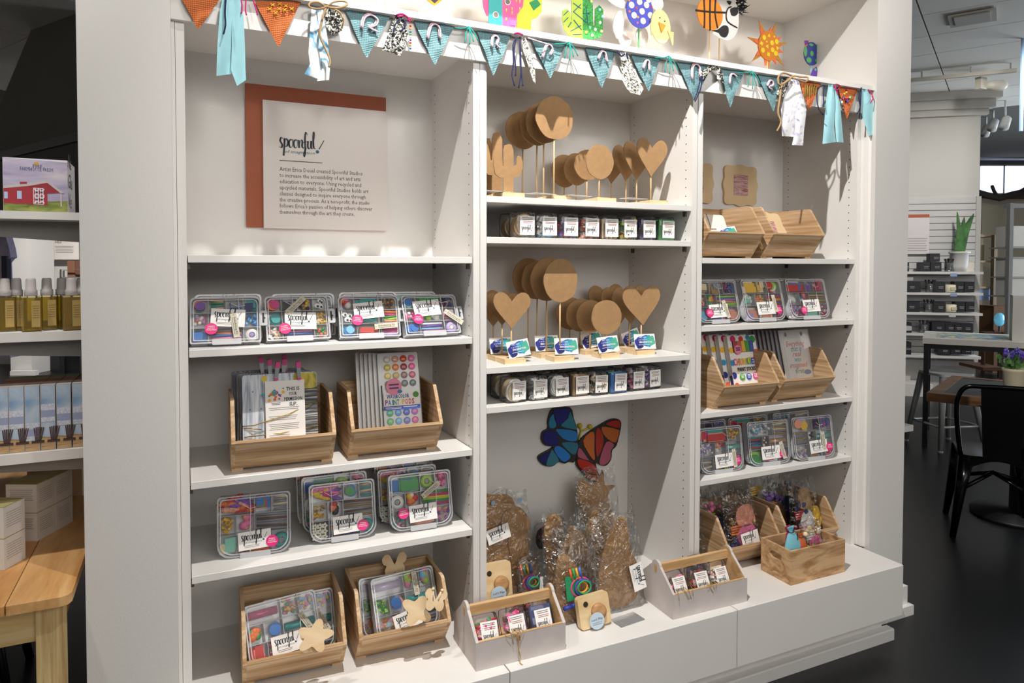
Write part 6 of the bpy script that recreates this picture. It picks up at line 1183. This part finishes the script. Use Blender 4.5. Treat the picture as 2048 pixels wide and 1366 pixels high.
for k in range(40): a=r.uniform(0,6.28); q=r.uniform(0,.09); T_=Matrix.Translation((q*math.cos(a),q*math.sin(a),.13+r.uniform(0,.06)))@Matrix.Rotation(r.uniform(-1,1),4,(r.random(),r.random(),.3)); g.at(T_).prism(ell(0,0,.022,.014,8),-.001,.001)
stuff(g.build('leaves',M('#4f7a36',.6,var=.3,scale=30),t))
for k in range(9):
    a=r.uniform(0,6.28); q=r.uniform(.02,.09); g=G().at(Matrix.Translation((q*math.cos(a),q*math.sin(a),.19+r.uniform(0,.035)))); 
    for j in range(5): g.ball((.016*math.cos(1.257*j),-.004,.016*math.sin(1.257*j)),.014,6,(1,.35,1))
    g.build('blossom',M('#4a3a9a' if k%3 else '#6a4ac0',.6),t)
# black metal chair seen from behind
a_=R(-50); rm=Vector((3.805+.215*math.cos(a_),.389+.215*math.sin(a_),0)); t=thing('metal_chair','black glossy metal chair seen from behind at the right','chair',(rm.x,rm.y,0),a_); KM=M('#08080a',.18,.6)
def leg(x0,y0,x1,y1): # flared sheet metal leg
    P0,P1=Vector((x0,y0,.44)),Vector((x1,y1,0)); G().tube([P0,P0.lerp(P1,.4),P1],[.05,.034,.02],4).build('leg',KM,t)
for x0,y0,x1,y1 in ((-.15,.06,-.215,0),(.15,.06,.215,0),(-.15,.34,-.2,.42),(.15,.34,.2,.42)): leg(x0,y0,x1,y1)
G().prism(rrect(-.18,.18,.03,.39,.05,4),.435,.452,'z').build('seat',KM,t); G().prism([(-.17,.36),(-.17,.435),(.17,.435),(.17,.36)]+[(.17-.34*k/10,.36+.07*math.sin(math.pi*k/10)) for k in range(1,10)],.035,.04).build('skirt',KM,t); G().prism([(.05,.36),(.05,.435),(.37,.435),(.37,.36)]+[(.37-.32*k/10,.36+.07*math.sin(math.pi*k/10)) for k in range(1,10)],-.175,-.17,'x').build('skirt',KM,t)
G().tube(smooth([(-.175,.06,.44),(-.2,.02,.62),(-.205,-.01,.76),(-.17,-.025,.835),(-.08,-.03,.845),(.08,-.03,.845),(.17,-.025,.835),(.205,-.01,.76),(.2,.02,.62),(.175,.06,.44)],4),.013,8).build('back_hoop',KM,t)
G().prism([(-.085,.45),(.085,.45),(.1,.838),(-.1,.838)],-.028,-.02).build('back_splat',KM,t)
for s in (-1,1): G().tube([(s*.17,.07,.25),(0,.2,.33),(-s*.17,.36,.25)],.012,6).build('brace',KM,t)
# white metal stool
t=thing('white_stool','white metal stool under the high table','stool',(5.66,1.66,0),-.3); WM=M('#c8c8c8',.4,.2)
G().prism(rrect(-.15,.15,-.15,.15,.04,3),.6,.62,'z').build('seat',WM,t)
for sx in (-1,1):
    for sy in (-1,1): G().tube([(sx*.12,sy*.12,.6),(sx*.2,sy*.2,.015)],[.03,.018],5).mat(M('#8a8a8a')).tube([(sx*.198,sy*.198,.02),(sx*.2,sy*.2,0)],.02,6).build('leg',WM,t)
G().tube([(-.17,-.17,.2),(.17,-.17,.2),(.17,.17,.2),(-.17,.17,.2),(-.17,-.17,.2)],.01,6).build('foot_rail',WM,t)
# far window side
struct(vbox(G(),1930,270,2300,820,13.5,.15).build('wall_window',M('#cfc8b4',.8)))
wn=struct(vbox(G(),1958,316,2120,398,13.35,.1).build('window_1',M('#3a3530',.6)))
for a,b in ((1962,2006),(2012,2062),(2066,2110)): vbox(G(),a,332,b,386,13.3,.04).build('pane',M('#dfe8ff',.4,emit=1.5),wn)
vbox(G(),1930,300,2150,317,13.1,.3).build('pelmet',M('#a9b0bc',.7),wn)
g=G(); bpts=[pd(u,v,12.8) for u,v in ((1950,384),(1975,391),(2000,396),(2025,389),(2060,382),(2090,385))]; g.tube(bpts,.06,6).tube([pd(1996,394,12.8),pd(1988,382,12.75),pd(1984,372,12.7)],.03,5).tube([pd(2030,388,12.8),pd(2052,376,12.7)],.03,5); o=g.build('driftwood_branch',M('#3f3832',.9)); tag(o,'dark driftwood branch along the bright window sill','branch')
o=vbox(G(),1963,397,2010,470,13.3,.05).build('canvas_panel',M('#cdc6ae',.8)); tag(o,'cream canvas panel hanging below the window','canvas')
t=thing('ladder_rack','pale wood ladder rack in front of the window wall','rack',pd(1986,640,11.2)); L_=-t.location
for u in (1984,): o=vbox(G(),u,470,u+7,718,11.2,.08).build('post',M('#8a7660',.7),t); o.location=L_
o=vbox(G(),1955,468,1962,711,11.6,.08).build('post',M('#8a7660',.7),t); o.location=L_
for v in (470,521,573): o=vbox(G(),1957,v,1990,v+4,11.25,.5).build('rung_shelf',M('#9a8468',.7),t); o.location=L_
for k,(u0,v0,u1,v1,c) in enumerate(((1960,490,1968,521,'#7f7258'),(1958,560,1974,573,'#a89c84'),(1958,577,1980,600,'#8fa0c0'))): o=vbox(G(),u0,v0,u1,v1,11.3,.2).build('rack_goods',M(c,.8)); tag(o,('tall brown bundle on the middle rung of the ladder rack','folded cream cloth on the ladder rack','blue grey cloth at the foot of the ladder rack')[k],'goods')
t=thing('grey_rack','grey metal rack with white boxes at the right frame edge','rack',pd(2016,680,8.6)); L_=-t.location
o=vbox(G(),2013,407,2021,760,8.6,.06).build('post',M('#6f6f6c',.5),t); o.location=L_; o=vbox(G(),2013,407,2060,416,8.6,.06).build('top_rail',M('#6f6f6c',.5),t); o.location=L_
for v in (494,514,554,593): o=vbox(G(),2021,v,2070,v+2.5,8.62,.4).build('rack_shelf',M('#8a8a86',.5),t); o.location=L_
for k,(v0,v1) in enumerate(((452,493.5),(516,553.5),(556,592))): o=vbox(G(),2024,v0,2070,v1,8.64,.3).build('white_box',M('#b9b5ae',.7)); tag(o,'white box on the grey rack, %s from the top'%nth[k],'box','boxes on the grey rack')
t=thing('wooden_chair','brown wooden chair behind the high table','chair',pd(1975,700,7.5)); L_=-t.location
for q in ((1966,664,2005,670,7.5,.05),(1966,735,2008,741,7.3,.4)): o=vbox(G(),*q).build('backrest' if q[1]<700 else 'seat',M('#4a2f20',.5),t); o.location=L_
for u in (1966,2003): o=vbox(G(),u,664,u+3,810,7.5,.05).build('leg',M('#3a2418',.5),t); o.location=L_
t=thing('wooden_cabinet','brown wooden cabinet far behind the high table','cabinet',pd(1998,748,9.6)); o=vbox(G(),1985,612,2012,746,9.6,.3).build('body',M('#6a4a2c',.8),t); o.location=-t.location; o=vbox(G(),1987,660,2010,740,9.57,.03).build('door',M('#5a3d24',.8),t); o.location=-t.location
p=pd(1999,639,9.3); t=thing('reflection_globe','round glowing turquoise globe on a dark stand beyond the high table','globe lamp',(p.x,p.y,0)); G().at(frameT(Vector((0,0,p.z)))).ball((0,0,0),1,16,(.07,.05,.09)).build('globe',M('#6ab8d8',.2,emit=.35),t); G().tube([(0,0,.01),(0,0,p.z-.08)],.012,6).lathe([(.09,0),(.09,.02)],14).build('stand',M('#2a2420'),t)  # emission paints a round blue reflection; the stand is added beneath it
# ceiling fixtures on the right
a=pz(1812,162,CEIL-.09); b=pz(2033,141,CEIL-.09); t=thing('track_light','white ceiling track with a lamp head above the slatwall','track light',a); 
d=(b-a); G().at(Matrix.Rotation(math.atan2(d.y,d.x),4,'Z')).box(0,d.length,-.02,.02,-.015,.02).build('track',M('#b9b4a6',.5),t)
for k in (.15,.6,.95): G().at(Matrix.Translation(d*k)).lathe([(.008,.02),(.008,.09)],8).build('hanger',M('#b9b4a6',.5),t)
p=pz(1962,163,CEIL-.12)-a; G().at(Matrix.Translation(p)).box(-.05,.05,-.03,.03,-.08,.04).build('lamp_box',M('#c4bfb0',.5),t)
g=G().at(Matrix.Translation(p+rh*.12+Vector((0,0,-.04)))@Matrix.Rotation(math.atan2(rh.y,rh.x),4,'Z')).lathe([(.03,-.06),(.05,0),(.055,.1),(.03,.14)],14,axis='x').build('lamp_head',M('#d0ccc0',.4),t)
for k,(u,v,dp_) in enumerate(((2010,248,8.5),(1986,252,9.2),(1972,263,9.6))):
    p=pd(u,v,dp_); t=thing('spot_lamp','small white ceiling spotlight before the window, %s of three'%('rightmost','middle','leftmost')[k],'spotlight',p,0,'spotlights before the window'); 
    G().at(Matrix.Rotation(.5,4,'Y')).lathe([(.03,.1),(.05,.08),(.055,-.06)],14).build('lamp_head',M('#c8c8c4',.4),t); G().at(Matrix.Rotation(.5,4,'Y')).lathe([(.0,-.05),(.048,-.055)],14,cap=False).build('bulb',M('#fff4d8',.5,emit=3 if k==0 else 1),t); G().tube([(0,0,.09),(0,0,.3)],.012,6).build('stem',M('#c8c8c4',.4),t)
p=pz(1945,35,CEIL-.02); o=G().at(Matrix.Translation((p.x,p.y,CEIL-.02))@Matrix.Rotation(R(29.5),4,'Z')).box(-.16,.16,-.16,.16,-.01,.0).box(-.12,.12,-.12,.12,-.02,-.01).build('ceiling_vent',M('#b8b4aa',.7)); tag(o,'square white vent plate in the ceiling tiles','vent')
o=vbox(G(),2041,-60,2047,262,6.2,.02).build('glass_partition_edge',M('#7f9ab8',.2)); tag(o,'bluish vertical edge of a glass partition at the right','partition')
# ================================================================ put every thing's origin at its own base
bpy.context.view_layer.update()
def bounds(o):
    P=[]
    def rec(q):
        if q.type=='MESH': P.extend(q.matrix_world@Vector(c) for c in q.bound_box)
        for c in q.children: rec(c)
    rec(o); a=[min(p[i] for p in P) for i in range(3)]; b=[max(p[i] for p in P) for i in range(3)]
    return Vector(((a[0]+b[0])/2,(a[1]+b[1])/2,a[2]))
for o in list(COL.objects):
    if o.parent or o.type not in ('EMPTY','MESH') or o.get('kind')=='structure' or o.location.length>1e-6: continue
    c=bounds(o); T=Matrix.Translation(-c)
    if o.type=='MESH': o.data.transform(T); o.location=c
    else:
        for ch in o.children: ch.matrix_local=T@ch.matrix_local
        o.location=c
